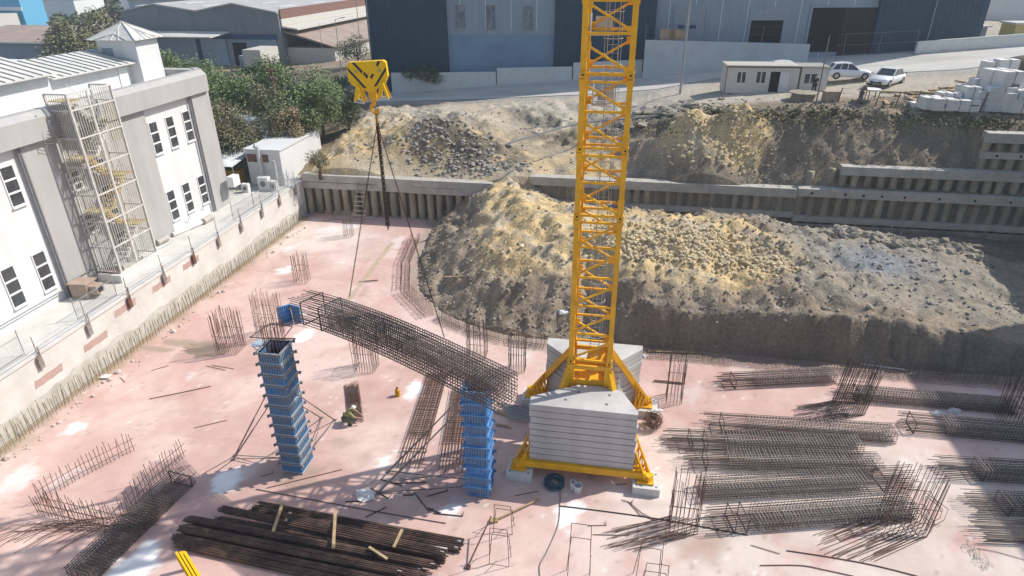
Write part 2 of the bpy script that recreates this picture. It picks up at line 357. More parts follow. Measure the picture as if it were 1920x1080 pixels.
yy = np.clip((ym+yu)*(.7+.9*n1+.5*(n2-.5)), 0, 1)
col = lerp(col, lerp(np.broadcast_to(yel, X.shape+(3,)), np.broadcast_to(pale, X.shape+(3,)), sm(.45,.75,n2)*.8), sm(.25,.75,yy))
# pale dusty ground: plateau on the right of the heap, upper yard, edge of the road
pl = np.where(Y < 50.9, sm(8.5,11,X)*sm(34,36,Y)*(1-sm(45.5,47,Y))*.62, 0)
du = np.where(Y > 50.9, np.clip(P_(850,205,6.8,13,3)+P_(1050,205,7,8,3)+P_(950,225,6.5,6,3)+P_(1250,185,8,6,3), 0, 1), 0)
yard = sm(2,5,X)*sm(60.5,62.5,Y)*(1-sm(100,120,Y))
col = lerp(col, np.broadcast_to(C_(.36,.33,.28), X.shape+(3,)), np.clip(pl*(.6+.8*n2), 0, 1))
col = lerp(col, np.broadcast_to(C_(.55,.50,.42), X.shape+(3,)), np.clip(du+yard*.85, 0, 1)*sm(.2,.4,n2+.15))
gb = P_(1640,495,2.6,3,1.6)*(Y < 50); col = lerp(col, np.broadcast_to(C_(.30,.31,.33), X.shape+(3,)), np.clip(gb*1.2, 0, 1))
bank = sm(7,9,X)*(1-sm(60,61.5,Y))*(Y > 51); col = lerp(col, np.broadcast_to(C_(.29,.24,.18), X.shape+(3,)), bank*sm(.3,.6,n1+.12)*(1-sm(.3,.8,yy)))
cut_shade = (Y < 33.6)*(Y > 32.3)*(X > 0); col = lerp(col, np.broadcast_to(C_(.27,.23,.185), X.shape+(3,)), cut_shade*.7)  # cut face coloured darker, part of its shade put into the earth colour
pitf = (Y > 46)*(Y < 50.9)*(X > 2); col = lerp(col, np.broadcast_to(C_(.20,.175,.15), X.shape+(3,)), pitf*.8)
tc_ = np.where(Y > 50.9, np.clip(P_(1040,280,5.2,2,2)+P_(990,252,5.8,2,2)+P_(940,225,6.4,2.2,2)+P_(880,205,6.8,3,2.2)+P_(955,318,4.3,1.6,2.5)+P_(700,318,3.9,5,1.2)+P_(880,318,4.1,5,1.0), 0, 1), 0); col = lerp(col, np.broadcast_to(C_(.60,.51,.38), X.shape+(3,)), tc_*.85)
dk = np.where(Y > 50.9, np.clip(P_(1010,222,6.6,3.5,1.6)+P_(1040,250,6,3,1.4)+P_(1180,235,6.6,4,3)+P_(840,262,6.0,5.5,2.6)+.8*P_(930,278,5.5,4,1.6), 0, 1), 0); col = lerp(col, np.broadcast_to(C_(.17,.15,.12), X.shape+(3,)), dk*sm(.25,.5,n2)*.9)
rm = road_mask(X, Y); col = lerp(col, np.broadcast_to(C_(.47,.455,.43), X.shape+(3,))*(.85+.3*n1[...,None]), rm)
pth = ((X < -27.6) & (Y < 51)).astype(float); col = lerp(col, np.broadcast_to(C_(.62,.60,.56), X.shape+(3,))*(.9+.2*n2[...,None]), pth)
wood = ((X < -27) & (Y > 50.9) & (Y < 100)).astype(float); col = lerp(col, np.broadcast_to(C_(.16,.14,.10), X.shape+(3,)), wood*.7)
farm = sm(110,140,Y); col = lerp(col, lerp(np.broadcast_to(C_(.42,.40,.36), X.shape+(3,)), np.broadcast_to(C_(.13,.15,.08), X.shape+(3,)), sm(.45,.6,fbm(X,Y,.02,3))), farm)
col = col*(.82+.36*n3[...,None])
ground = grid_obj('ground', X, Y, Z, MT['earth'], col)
XA, YA = np.array(xs, float), np.array(ys, float)
import bisect
def hz(x, y):
    i = min(max(bisect.bisect(xs, x)-1, 0), len(xs)-2); j = min(max(bisect.bisect(ys, y)-1, 0), len(ys)-2)
    u = (x-xs[i])/(xs[i+1]-xs[i]); v = (y-ys[j])/(ys[j+1]-ys[j])
    return float((Z[j,i]*(1-u)+Z[j,i+1]*u)*(1-v)+(Z[j+1,i]*(1-u)+Z[j+1,i+1]*u)*v)

# slab: one fine sheet with the mottled pink coating
sx = np.array(span(-27.55, 27, .16)); sy = np.array([-12, 0]+span(8, 50.95, .16)); SX, SY = np.meshgrid(sx, sy)
a1 = fbm(SX, SY, .18, 4); a2 = fbm(SX+30, SY+70, .7, 5, .6); a3 = fbm(SX+11, SY+3, 3.5, 3)
c = lerp(np.broadcast_to(C_(.60,.395,.35), SX.shape+(3,)), np.broadcast_to(C_(.725,.55,.49), SX.shape+(3,)), sm(.35,.65,a1*.6+a2*.4))
grey_zone = np.clip(sm(-3,4,SX)*(1-sm(24,27,SY))*.65+np.exp(-(((SX-G(600,450).x)/5)**2+((SY-G(600,450).y)/4)**2))*.6, 0, 1)
c = lerp(c, np.broadcast_to(C_(.72,.65,.59), SX.shape+(3,)), grey_zone*sm(.3,.6,a2+.1))
for px, py, r, s_ in ((148,797,.75,1),(530,510,.9,1),(645,490,.9,1),(576,630,.85,1),(725,862,.9,1),(778,730,.9,1),(1065,965,.75,1),(422,905,.9,1),(850,955,.6,1),(250,1072,1.1,1),(20,907,1.2,.8),
                      (362,702,.7,.7),(620,432,2.2,.7),(545,465,1.2,.7),(740,455,1.0,.6),(660,425,.8,.8),(1000,640,1.3,.5),(985,665,1,.5),(1300,735,1.4,.5),(470,880,.9,.5),(1390,690,.8,.4),(120,900,.8,.4),(1850,735,1,.4),(700,400,.8,.4),(1170,925,.9,.5),(1700,868,.5,.5)):
    q = G(px, py); d = np.hypot((SX-q.x), (SY-q.y)*.8)/(r*.8)+(a2-.5)*2.4+(a3-.5)*1.1
    c = lerp(c, np.broadcast_to(C_(.93,.92,.90), SX.shape+(3,)), (1-sm(.35,1.0,d))*(s_ if s_ > .85 else s_*.6))
for px, py, rx, ry, s_ in ((385,655,1.6,.9,.9),(300,655,1.6,.35,.8),(350,645,1.5,.5,.8),(850,940,3.5,.3,.3),(640,830,.7,.5,.5),(530,850,.5,.4,.4),(240,670,.8,.3,.6),(1310,1010,1.4,1.4,.35),(690,850,.4,1.2,.3),(560,890,1,.8,.5),(1110,830,2,2,.2),(1500,700,3,.5,.3),(1450,1000,2,1,.15)):
    q = G(px, py); d = np.hypot((SX-q.x)/rx, (SY-q.y)/ry)+(a2-.5)*1.6
    c = lerp(c, np.broadcast_to(C_(.36,.29,.22), SX.shape+(3,)), (1-sm(.5,1.1,d))*s_)
p0, p1 = G(735,455), G(655,560); dx, dy = (p1-p0).x, (p1-p0).y; t = np.clip(((SX-p0.x)*dx+(SY-p0.y)*dy)/(dx*dx+dy*dy), 0, 1)
c = lerp(c, np.broadcast_to(C_(.42,.36,.22), SX.shape+(3,)), (1-sm(.05,.3,np.hypot(SX-p0.x-t*dx, SY-p0.y-t*dy)+(a2-.5)*.2))*.7)
lw = 1-sm(0, 1.3, SX+27.5+(a2-.5)*1.5); c = lerp(c, np.broadcast_to(C_(.34,.29,.18), SX.shape+(3,)), lw*.7)
ed = edge_dist(SX, SY); c = lerp(c, np.broadcast_to(C_(.33,.27,.22), SX.shape+(3,)), sm(-1.3,-.2,ed+(a2-.5)*1.5)*.75)
for xj in (-19,-11,-3.6,5.2,13): c = c*(1-.10*np.exp(-((SX-xj)/.05)**2))[...,None]
for yj in (13.5,21,38,45): c = c*(1-.07*np.exp(-((SY-yj)/.08)**2))[...,None]
tk = np.zeros(SX.shape)
for _ in range(46):      # mud trails and drag marks
    x0_, y0_ = RNG.uniform(-26,16), RNG.uniform(10,48); an_ = RNG.uniform(0,3.14); L_ = RNG.uniform(1.5,7); dx_, dy_ = math.cos(an_)*L_, math.sin(an_)*L_; t_ = np.clip(((SX-x0_)*dx_+(SY-y0_)*dy_)/(L_*L_),0,1)
    d_ = np.hypot(SX-x0_-t_*dx_+(a2-.5)*.7, SY-y0_-t_*dy_+(a1-.5)*1.5); tk = np.maximum(tk, (1-sm(.06,.3,d_))*RNG.uniform(.1,.4))
c = lerp(c, np.broadcast_to(C_(.40,.31,.26), SX.shape+(3,)), tk*.7)
sp_ = fbm(SX*1.0, SY*1.0, 5.5, 2); c = lerp(c, np.broadcast_to(C_(.40,.30,.25), SX.shape+(3,)), sm(.80,.88,sp_)*.6); c = lerp(c, np.broadcast_to(C_(.9,.88,.85), SX.shape+(3,)), sm(.86,.92,fbm(SX+60,SY+9,7.1,2))*.5)
a4 = fbm(SX+5, SY+44, .35, 5, .65); c = lerp(c, c*C_(.88,.85,.83), sm(.54,.68,a4)*.7)
c = c*(.93+.14*a3[...,None]); c = np.clip(c, 0, 1)
slab = grid_obj('concrete_slab', SX, SY, np.zeros(SX.shape)+.006*(a2-.5), MT['slab'], c)
# ------------------------------------------------------------------ retaining walls
t = thing('retaining_wall', 'long plastered white wall with faded pink patches along the left slab edge', 'wall', (-27.6,28,0))
m = MB(); m.bx(-27.86,-27.52,2,50.4,-.3,3.0); m.build('wall_face', MT['wall_plaster'], t)
m = MB(); m.bx(-27.92,-27.44,2,50.3,3.002,3.16); m.build('coping', MT['concrete_white'], t)
for px, py in ((92,705),(180,640),(235,577),(303,533),(358,493)):
    q = XP(px, py, -27.515); n = 9
    m = MB(); P = []
    for i in range(n): P.append((q.y-.9+1.7*i/(n-1), q.z-.2+.02*math.sin(i*2.1)))
    for i in range(n): P.append((q.y+.9-1.7*i/(n-1), q.z+.2+.02*math.sin(i*1.7)))
    m.add([(-27.512,a,b) for a,b in P], [tuple(range(len(P)))]); m.build('painted_patch', MT['patch_pink'], t)
m = MB(); ys_ = [2+48*i/160 for i in range(161)]; tp_ = [.75+.35*float(vn(np.array([yy*.6]),np.array([3.3]))[0])+.25*float(vn(np.array([yy*2.5]),np.array([8.3]))[0]) for yy in ys_]
m.add([(-27.508,yy,0) for yy in ys_]+[(-27.508,yy,zz) for yy,zz in zip(ys_,tp_)], [(i,i+1,162+i,161+i) for i in range(160)]); m.build('dirt_stain', mk('dirt_stain',(.42,.40,.34),.95,col2=(.60,.58,.53),scale=1.5), t)
def starter_row(name, label, cat, pts_, h, sp, mt, lean=.04, rails=True, group=None, r=.012, jit=.25, nr=2, side=0.0):
    m = MB(); P = [Vector(p) for p in pts_]
    for a, b in zip(P[:-1], P[1:]):
        L = (b-a).length; n = max(2, int(L/sp)); nn = (b-a).normalized().cross(V(0,0,1))
        for i in range(n):
            for s_ in ((0,side) if side else (0,)):
                q = a+(b-a)*((i+random.uniform(-.2,.2))/n)+nn*s_; hh = h*random.uniform(1-jit,1)
                m.tube(q, q+V(random.uniform(-lean,lean)*hh, random.uniform(-lean,lean)*hh, hh), r, 4, caps=False)
        if rails:
            for k in range(nr):
                z = V(0,0,h*(.22+.33*k)); m.tube(a+z, b+z, r, 4, caps=False)
                if side: m.tube(a+z+nn*side, b+z+nn*side, r, 4, caps=False)
    return tag(m.build(name, mt), label, cat, group)
starter_row('starter_bars', 'dense row of thin olive starter bars against the white left wall', 'rebar', [(-27.15,9,0),(-27.15,49.5,0)], 1.2, .27, mk('rebar_olive',(.08,.07,.045),.7,col2=(.17,.145,.09),scale=3), group=None, nr=1, r=.010, lean=.09, side=.22)
# bored pile walls
def pile_wall(name, label, x0, x1, y, zb, zt, beams, pr=.31, sp=.86, skip=()):
    t = thing(name, label, 'wall', ((x0+x1)/2, y, zb))
    x = x0+.3; i = 0
    while x < x1-.2:
        m = MB(); n = 12; rows = 7
        vs = []; fs = []
        for k in range(rows+1):
            z = zb+(zt-zb)*k/rows
            for j in range(n):
                a = 2*math.pi*j/n; r = pr*(1+random.uniform(-.07,.07)); vs.append((x+r*math.cos(a), y+r*math.sin(a), z))
        for k in range(rows):
            for j in range(n): fs.append((k*n+j, k*n+(j+1)%n, (k+1)*n+(j+1)%n, (k+1)*n+j))
        m.add(vs, fs); m.build('pile', MT['concrete_dark'], t, smooth=True); x += sp*random.uniform(.92,1.06); i += 1
    m = MB(); m.bx(x0,x1,y+.12,y+.3,zb,zt); m.build('infill', MT['earth_dark'], t)
    for nm, z0, z1, d, holes in beams:
        m = MB(); xs_ = x0
        while xs_ < x1-.01:
            xe = min(xs_+random.uniform(2.6,4.2), x1); dd = random.uniform(-.02,.02); dz = random.uniform(-.02,.02)
            m.bx(xs_+.006, xe-.006, y-pr-d+dd, y+.45, z0+dz, z1+dz); xs_ = xe
        b = m.build(nm, MT['concrete'], t)
        if holes:
            m = MB(); xh = x0+1
            while xh < x1-.5:
                m.tube((xh,y-pr-d-.035,(z0+z1)/2),(xh,y-pr-d+.02,(z0+z1)/2),.09,8); xh += random.choice([1.3,1.6,2.4])
            m.build('anchor_head', MT['dark'], b)
    return t
mk('earth_dark', (.10,.085,.065), .95, col2=(.20,.16,.12), scale=2, bump=.05, bscale=6)
pile_wall('pile_wall', 'row of bored concrete piles with double capping beam behind the pink slab', -27.5, -10.5, 50.75, -.3, 3.5, [('capping_beam',3.02,3.62,.12,False),('waler',2.42,2.97,.1,False)])
pile_wall('pile_wall', 'bored pile wall behind the yellow rock heap, beside the crane mast', -7.4, 13.6, 51.1, 0, 4.1, [('capping_beam',3.55,4.25,.15,False),('waler',1.9,2.35,.12,False)])
pile_wall('pile_wall', 'lower tier of the pile wall at right with a waler full of anchor holes', 13.6, 36, 50.9, 0, 4.0, [('waler',3.75,4.35,.16,True),('footing_waler',1.7,2.15,.14,False)], sp=.98)
pile_wall('pile_wall', 'middle tier of the stepped pile wall at right under a tan capping beam', 16.6, 36, 51.6, 4.0, 5.6, [('capping_beam',5.35,6.0,.12,False)], sp=.95)
pile_wall('pile_wall', 'highest tier of the stepped pile wall in the far right corner', 26.2, 36, 52.3, 5.6, 8.3, [('capping_beam',8.05,8.75,.14,False),('waler',6.85,7.35,.12,True)], sp=.95)
m = MB(); m.bx(13.8,36,50.0,50.35,1.0,1.6); 
tag(m.build('concrete_beam', MT['concrete_dark']), 'low rough concrete footing at the foot of the right pile wall', 'beam')
for x in (14.5,16.0):
    m = MB(); m.tube((x,51.7,4.0),(x+.05,51.7,5.4+.3*(x>15)),.3,12); tag(m.build('pile_stub', MT['concrete_dark'], smooth=True), 'lone broken pile stub on the waler, %s' % ('shorter and leftmost' if x < 15 else 'taller, by the cap beam end'), 'pile')

# ------------------------------------------------------------------ white factory building at left
BX = -30.5
t = thing('factory_building', 'white and grey two storey building with parapet and penthouse roofs at left', 'building', (-39,26,3.1))
m = MB(); m.bx(-50,BX-.15,2,43.6,3.05,12.3); m.build('wall', MT['wall_white'], t)
for y0, y1 in ((17.5,19.2),(21,22.8),(27.75,34.95),(34.95,37.1),(41.95,44.0)):
    m = MB()
    if y0 == 27.75: 
        m.bx(BX-.25,BX,27.75,29.55,3.06,11.82)
        m.build('pilaster', MT['wall_grey'], t); m = MB(); m.bx(BX-.25,BX-.05,29.553,34.947,3.06,11.82); m.build('stair_bay_wall', MT['wall_grey'], t); continue
    m.bx(BX-.25,BX+(.12 if y0 > 41 else 0),y0,y1,3.06,11.82); m.build('pilaster', MT['wall_grey'], t)
m = MB(); m.bx(-50,BX-.2,43.75,44.0,3.06,11.82); m.build('end_wall', MT['wall_grey'], t)
# fascia with sloped face, chamfered far corner
m = MB(); xo = BX+.42; 
prof = [(xo-.02,11.8),(xo+.02,12.95),(xo-.32,13.25),(xo-.85,13.25),(xo-.85,12.4),(BX-.4,12.32),(BX-.4,11.8)]
n = len(prof)
for (ya, yb, dxa, dxb) in ((2,43.75,0,0),(43.75,44.65,0,-.9)):
    m.add([(x+dxa,ya,z) for x,z in prof]+[(x+dxb,yb,z) for x,z in prof], [(i,(i+1)%n,n+(i+1)%n,n+i) for i in range(n)]+[tuple(range(n,2*n))])
m.bx(-50,xo-.9,43.8,44.6,11.8,13.2); m.build('parapet', MT['wall_grey'], t)
m = MB(); m.bx(-50,xo-.86,2,43.78,12.32,12.45); m.build('roof_deck', mk('roof_deck',(.52,.51,.49),.85,var=.1,scale=.5), t)
def window(t, y, z0, z1, wd, x=BX-.15, n=3, broken=False):
    fr = MB(); e = .055
    fr.bx(x-.02,x+.05,y-wd/2-e,y-wd/2,z0-e,z1+e); fr.bx(x-.02,x+.05,y+wd/2,y+wd/2+e,z0-e,z1+e); fr.bx(x-.02,x+.049,y-wd/2,y+wd/2,z1,z1+e); fr.bx(x-.02,x+.049,y-wd/2,y+wd/2,z0-e,z0)
    for k in range(1,n):
        z = z0+(z1-z0)*k/n; fr.bx(x-.02,x+.045,y-wd/2,y+wd/2,z-.05,z+.05)
    f = fr.build('window', MT['frame_white'], t)
    g = MB(); g.bx(x-.01,x+.012,y-wd/2,y+wd/2,z0,z1); g.build('pane', MT['glass_dark'], f)
    s_ = MB(); s_.bx(x,x+.13,y-wd/2-.08,y+wd/2+.08,z0-e-.06,z0-e-.002); s_.build('sill', MT['frame_white'], f)
for y in (37.75,39.45,41.25):
    window(t,y,8.75,10.75,.72); window(t,y,4.05,6.05,.72)
for y in (24.75,26.7): window(t,y,4.1,6.2,.72); window(t,y,8.95,10.95,.72)
for z0 in (9.0,7.4,5.9,4.4): window(t,32.4,z0,z0+.75,.8,BX-.05,2)
for z0 in (8.6,6.0): window(t,30.4,z0,z0+1.0,.8,BX-.05,3)
for y, x in ((27.5,BX),(27.62,BX+.03),(41.75,BX)):
    m = MB(); m.tube((x+.02,y,3.1),(x+.02,y,11.8),.06,8); m.build('downpipe', MT['pipe_grey'], t)
m = MB(); m.tube((BX+.12,9,3.75),(BX+.12,27.3,3.75),.03,6); m.tube((BX+.12,28,4.0),(BX+.12,30,4.0),.03,6); m.build('service_pipe', MT['pipe_grey'], t)
# penthouses with standing seam roofs
def seam_roof(t, x0, x1, y0, y1, z0, z1, sp=.62, side_drop=0):
    m = MB(); th = .08; m.hexa([(x0,y0,z0),(x1,y0,z1),(x1,y1,z1),(x0,y1,z0),(x0,y0,z0+th),(x1,y0,z1+th),(x1,y1,z1+th),(x0,y1,z0+th)])
    r = m.build('seam_roof', MT['roof_white'], t); m = MB(); y = y0+.2
    while y < y1: m.beam((x0,y,z0+th+.03),(x1,y,z1+th+.03),.05,.06); y += sp
    m.build('seam', MT['roof_seam'], r)
mk('roof_seam',(.34,.34,.33),.6)
m = MB(); m.bx(-46,-33.6,8,33.9,12.3,14.4); m.bx(-46,-34.1,33.9,41.4,12.3,14.05); m.build('penthouse', MT['wall_white'], t)
seam_roof(t,-33.0,-37.6,8,34.05,14.3,15.4); seam_roof(t,-33.5,-37,34.1,42.2,13.95,14.7)
m = MB(); m.bx(-46,-37.2,8,31.2,15.35,15.9); m.build('clerestory_wall', MT['brick_brown'], t); seam_roof(t,-36.4,-43,8,31.6,15.95,17.2)
m = MB(); m.bx(-36.2,-33.25,41.3,43.6,12.35,15.5); m.build('stair_tower', MT['wall_white'], t)
m = MB(); m.bx(-35.9,-35.1,41.24,41.299,13.9,14.9); m.build('tower_window', MT['shutter'], t)
m = MB(); e = .4; c = (-34.75,42.45,16.5)
P = [(-36.2-e,41.3-e,15.45),(-33.25+e,41.3-e,15.45),(-33.25+e,43.6+e,15.45),(-36.2-e,43.6+e,15.45)]
m.add(P+[c], [(0,1,4),(1,2,4),(2,3,4),(3,0,4),(3,2,1,0)])
for a, b in zip(P, P[1:]+P[:1]):
    for k in range(0,6):
        q = Vector(a).lerp(Vector(b), k/6.0); s_ = V(c[0],c[1],c[2]) if k == 0 else Vector(a).lerp(Vector(b), .5).lerp(Vector(c), 1-abs(k/6-.5)*2)
        m.beam(q+V(0,0,.03), s_+V(0,0,.03), .05, .05)
m.build('hip_roof', MT['roof_white'], t)
m = MB(); m.bx(-34.09,-34.03,40.05,40.95,12.5,13.8); m.build('roof_door', MT['frame_white'], t)
# stair shelter debris on roof edge
for y, label in ((28.6,'left dark bucket on the roof edge of the white building'),(29.5,'right dark bucket on the roof edge beside the stair cage')):
    m = MB(); m.tube((-31.9,y,12.46),(-31.9,y,12.95),.2,10,r2=.26); tag(m.build('bucket', MT['cloth_dark']), label, 'bucket')
m = MB(); m.bx(-29.95,-29.4,43.3,44.2,4.6,5.4); tag(m.build('junction_box', MT['frame_white']), 'white box mounted low on the corner pilaster of the factory', 'electrical box')

# fire escape
s_ = thing('fire_escape', 'caged white steel fire escape stair on the factory facade', 'staircase', (-29.7,31.6,3.1))
x0, x1, y0, y1, zt, zb = -30.35, -29.0, 30.0, 33.2, 13.95, 3.6
fr = MB()
for x, y in ((x1,y0),(x1,y1),(x0,y0),(x0,y1),(x1,(y0+y1)/2-.2)): fr.beam((x,y,3.12),(x,y,zt),.09,.09)
for z in (zb,5.2,6.8,8.4,10.0,11.6,zt-.85,zt):
    fr.beam((x1,y0,z),(x1,y1,z),.07,.07); fr.beam((x0,y0,z),(x1,y0,z),.07,.07); fr.beam((x0,y1,z),(x1,y1,z),.07,.07)
fr.build('frame', MT['stair_metal'], s_)
b_ = MB(); y = y0+.13
while y < y1-.05: b_.tube((x1,y,zb),(x1,y,zt),.016,4,caps=False); y += .17
b_.build('front_bars', MT['stair_metal'], s_)
for y in (y0,y1):
    b_ = MB(); x = x0+.13
    while x < x1: b_.tube((x,y,zb),(x,y,zt),.019,4,caps=False); x += .14
    b_.build('side_bars', MT['stair_metal'], s_)
for k in range(6):
    z = 4.3+k*1.55; up = k % 2 == 0; ya, yb = (y0+.9, y1-.9) if up else (y1-.9, y0+.9); m = MB()
    for q in range(8):
        f = q/7.0; xx = -29.35 if up else -30.0; m.box((xx, ya+(yb-ya)*f, z+1.45*f), (.6,.3,.045))
    xx = -29.35 if up else -30.0
    m.beam((xx-.3,ya,z-.05),(xx-.3,yb,z+1.4),.03,.2); m.beam((xx+.3,ya,z-.05),(xx+.3,yb,z+1.4),.03,.2)
    m.tube((xx+.3,ya,z+.9),(xx+.3,yb,z+2.3),.02,4); m.build('stair_flight', MT['stair_tan' if k in (1,2,3) else 'stair_metal'], s_)
    m = MB(); yl = y1-.5 if up else y0+.5; m.box((-29.68,yl,z+1.5),(1.3,.85,.06)); m.build('landing', MT['stair_tan'], s_)
for ya, yb in ((y0,y0+.85),(y1-.95,y1)):
    m = MB(); m.bx(x1-.05,x1-.03,ya+.05,yb-.05,zt-3.0,zt-.95) if ya > y0 else m.bx(x0+.1,x1-.1,y0+.04,y0+.06,zt-3.0,zt-.95); m.build('mesh_screen', MT['screen'] if 'screen' in MT else mk('screen',(.42,.40,.33),.9), s_)
m = MB()
for k in range(9): m.tube((x0+.25-.02*k,y0-1.1+.02*k,11.9+.16*k-.3),(x0+.5,y0,11.7+.16*k-.3),.014,4)
m.tube((x0+.25,y0-1.1,11.5),(x0+.25,y0-1.1,13.1),.02,4); m.build('roof_guard', MT['pipe_grey'], s_)

# ground level fence on the retaining wall
f = thing('pipe_fence', 'rusty pipe fence with two rails on top of the white retaining wall', 'fence', (-27.7,28,3.1))
ysp = [15.5,18.8,22.0,25.2,28.3,31.4,34.4,37.3,40.2,43.2,46.0,48.8]
for i, y in enumerate(ysp):
    m = MB()
    m.box((-27.4,y,2.62),(.1,.26,.62))
    for d in (.0,.12): m.tube((-27.38,y+d*.7,2.45),(-27.38+random.uniform(-.03,.03),y+d*.7+random.uniform(-.03,.03),(4.3 if d == 0 else 3.4)+random.uniform(-.2,.2)),.022 if d == 0 else .03,6)
    m.build('post', MT['rust' if i in (1,4,6) else 'post_grey'] if 'post_grey' in MT else mk('post_grey',(.20,.16,.14),.7,col2=(.36,.33,.30),scale=4), f)
for z in (3.35,3.62):
    m = MB()
    for a, b in zip(ysp[:-1], ysp[1:]): m.tube((-27.42,a,z+random.uniform(-.05,.05)),(-27.42,b,z+random.uniform(-.05,.05)),.022,5)
    m.build('rail', MT['steel_light'], f)
for i, y in enumerate((20.4,26.7,41.7,44.6,47.3)):
    m = MB(); a, b = y-1.45, y+1.45
    for z in (3.2,4.15): m.tube((-27.95,a,z),(-27.95,b,z),.02,4)
    for yy in (a,b): m.tube((-27.95,yy,3.16),(-27.95,yy,4.5),.025,4)
    k = a+.1
    while k < b: m.tube((-27.95,k,3.2),(-27.95,k,4.15),.004,3,caps=False); k += .1
    for q in range(9): m.tube((-27.95,a,3.25+.1*q),(-27.95,b,3.25+.1*q),.004,3,caps=False)
    m.build('mesh_panel', MT['galv'], f)

m = MB(); vs = []; ny = 60
for i in range(ny+1):
    y = 2+48.2*i/ny
    for x in (-30.74,-29.4,-27.87): vs.append((x,y,3.115+.01*math.sin(i*1.3+x)))
m.add(vs, [(i*3+k,i*3+k+1,i*3+k+4,i*3+k+3) for i in range(ny) for k in range(2)])
kind(m.build('path', mk('path_concrete',(.54,.52,.49),.9,col2=(.66,.64,.60),scale=.8,bump=.006,bscale=12)), 'structure')
# ------------------------------------------------------------------ buildings beyond the road
FA = onU(835,165); FA.z = 0; _fb = onU(1510,112); th_ = math.atan2(_fb.y-FA.y, _fb.x-FA.x); FE = V(math.cos(th_), math.sin(th_), 0); FN = V(math.sin(th_), -math.cos(th_), 0)
def FP(px, py, off=0.0):   # ray onto the facade plane moved off metres towards the road: (s, z)
    v = ray(px, py); o = FA+FN*off; t = ((o.x*FN.x+o.y*FN.y))/(v.x*FN.x+v.y*FN.y); p = v*t; return ((p.x-o.x)*FE.x+(p.y-o.y)*FE.y, p.z+CAM_H)
def fbox(m, s0, s1, z0, z1, o0, o1, mi=0):
    P = [FA+FE*s+FN*o for s, o in ((s0,o0),(s1,o0),(s1,o1),(s0,o1))]; m.hexa([(p.x,p.y,z0) for p in P]+[(p.x,p.y,z1) for p in P], mi)
def sx_(px, py=60, off=0): return FP(px, py, off)[0]
TOPZ = 32  # unseen upper part of the hall, raised so its shade reaches the road
t = thing('industrial_hall', 'large navy and grey clad industrial hall across the road with dark loading doors', 'building', FA+FE*20+V(0,0,6.5))
sg = [('navy_block',690,838,'navy',.0),('grey_block',838,1040,'panel_grey',-.5),('navy_block',1040,1228,'navy',.0),('grey_block',1228,1640,'panel_grey',-.6),('navy_block',1640,1840,'navy',0)]
for nm, a, b, mt_, o in sg:
    m = MB(); fbox(m, sx_(a)+.003, sx_(b)-.003, 3, TOPZ, o, -12); bl = m.build(nm, MT[mt_], t)
    if mt_ == 'panel_grey':
        m = MB(); s0, s1 = sx_(a), sx_(b); k = s0+1.5
        while k < s1-.5: fbox(m, k, k+.06, 13.2 if a < 1000 else 9.5, TOPZ, o+.03, o-.02); k += 2.9
        m.build('panel_joint', MT['frame_white'], bl)
    else:
        m = MB(); s0, s1 = sx_(a), sx_(b); k = s0+.5
        while k < s1-.3: fbox(m, k, k+.04, 4, TOPZ, o+.03, o-.02); k += .55
        m.build('cladding_rib', MT['navy'], bl)
m = MB(); a, b = FP(839,70), FP(1039,64); fbox(m, a[0], b[0], 5, 12.6, -.44, -.52); m.build('lower_cladding', MT['panel_blue'], t)
for px, y0_, y1_ in ((863,10,52),(920,10,55),(990,12,56)):
    a = FP(px, (y0_+y1_)/2, -.5); zt_ = FP(px, y0_, -.5)[1]; zb_ = FP(px, y1_, -.5)[1]
    m = MB(); w_ = .5
    for s0,s1,z0,z1 in ((-w_,-w_+.1,zb_,zt_),(w_-.1,w_,zb_,zt_),(-w_+.1,w_-.1,zt_-.1,zt_),(-w_+.1,w_-.1,zb_,zb_+.1),(-w_+.1,w_-.1,(zb_+zt_)/2,(zb_+zt_)/2+.08)): fbox(m, a[0]+s0, a[0]+s1, z0, z1, -.38, -.52)
    f_ = m.build('window', MT['pipe_grey'], t); m = MB(); fbox(m, a[0]-w_+.1, a[0]+w_-.1, zb_+.1, zt_-.1, -.44, -.5); m.build('pane', mk('pane_sky',(.20,.24,.29),.25,var=.6,scale=1.2), f_)
def door(px0, px1, py0, py1, mt_, nm, frame=True, off=-.6):
    a = FP(px0, py1, off); b = FP(px1, py1, off); zt_ = (FP(px0, py0, off)[1]+FP(px1, py0, off)[1])/2; zb_ = min(a[1], b[1])-.4
    m = MB()
    fbox(m, a[0]-.25, a[0], zb_, zt_+.25, off+.12, off-.02); fbox(m, b[0], b[0]+.25, zb_, zt_+.25, off+.12, off-.02); fbox(m, a[0], b[0], zt_, zt_+.25, off+.12, off-.02)
    f_ = m.build(nm, MT['panel_grey'], t); m = MB(); fbox(m, a[0], b[0], zb_, zt_, off+.05, off+.01); m.build('door_leaf', MT[mt_], f_)
    return f_, a, b, zt_
door(1262,1318,14,78,'shutter','loading_door'); f_, a, b, zt_ = door(1402,1462,18,80,'dark','loading_door')
m = MB(); fbox(m, a[0], b[0], zt_-1.1, zt_, -.48, -.53); m.build('shutter_box', MT['shutter'], f_)
f_, a, b, zt_ = door(1510,1640,14,90,'dark','loading_door'); m = MB(); fbox(m, a[0]+3.6, b[0], 9, zt_-.05, -.54, -.548); m.build('curtain', mk('curtain',(.035,.03,.03),.9), f_)
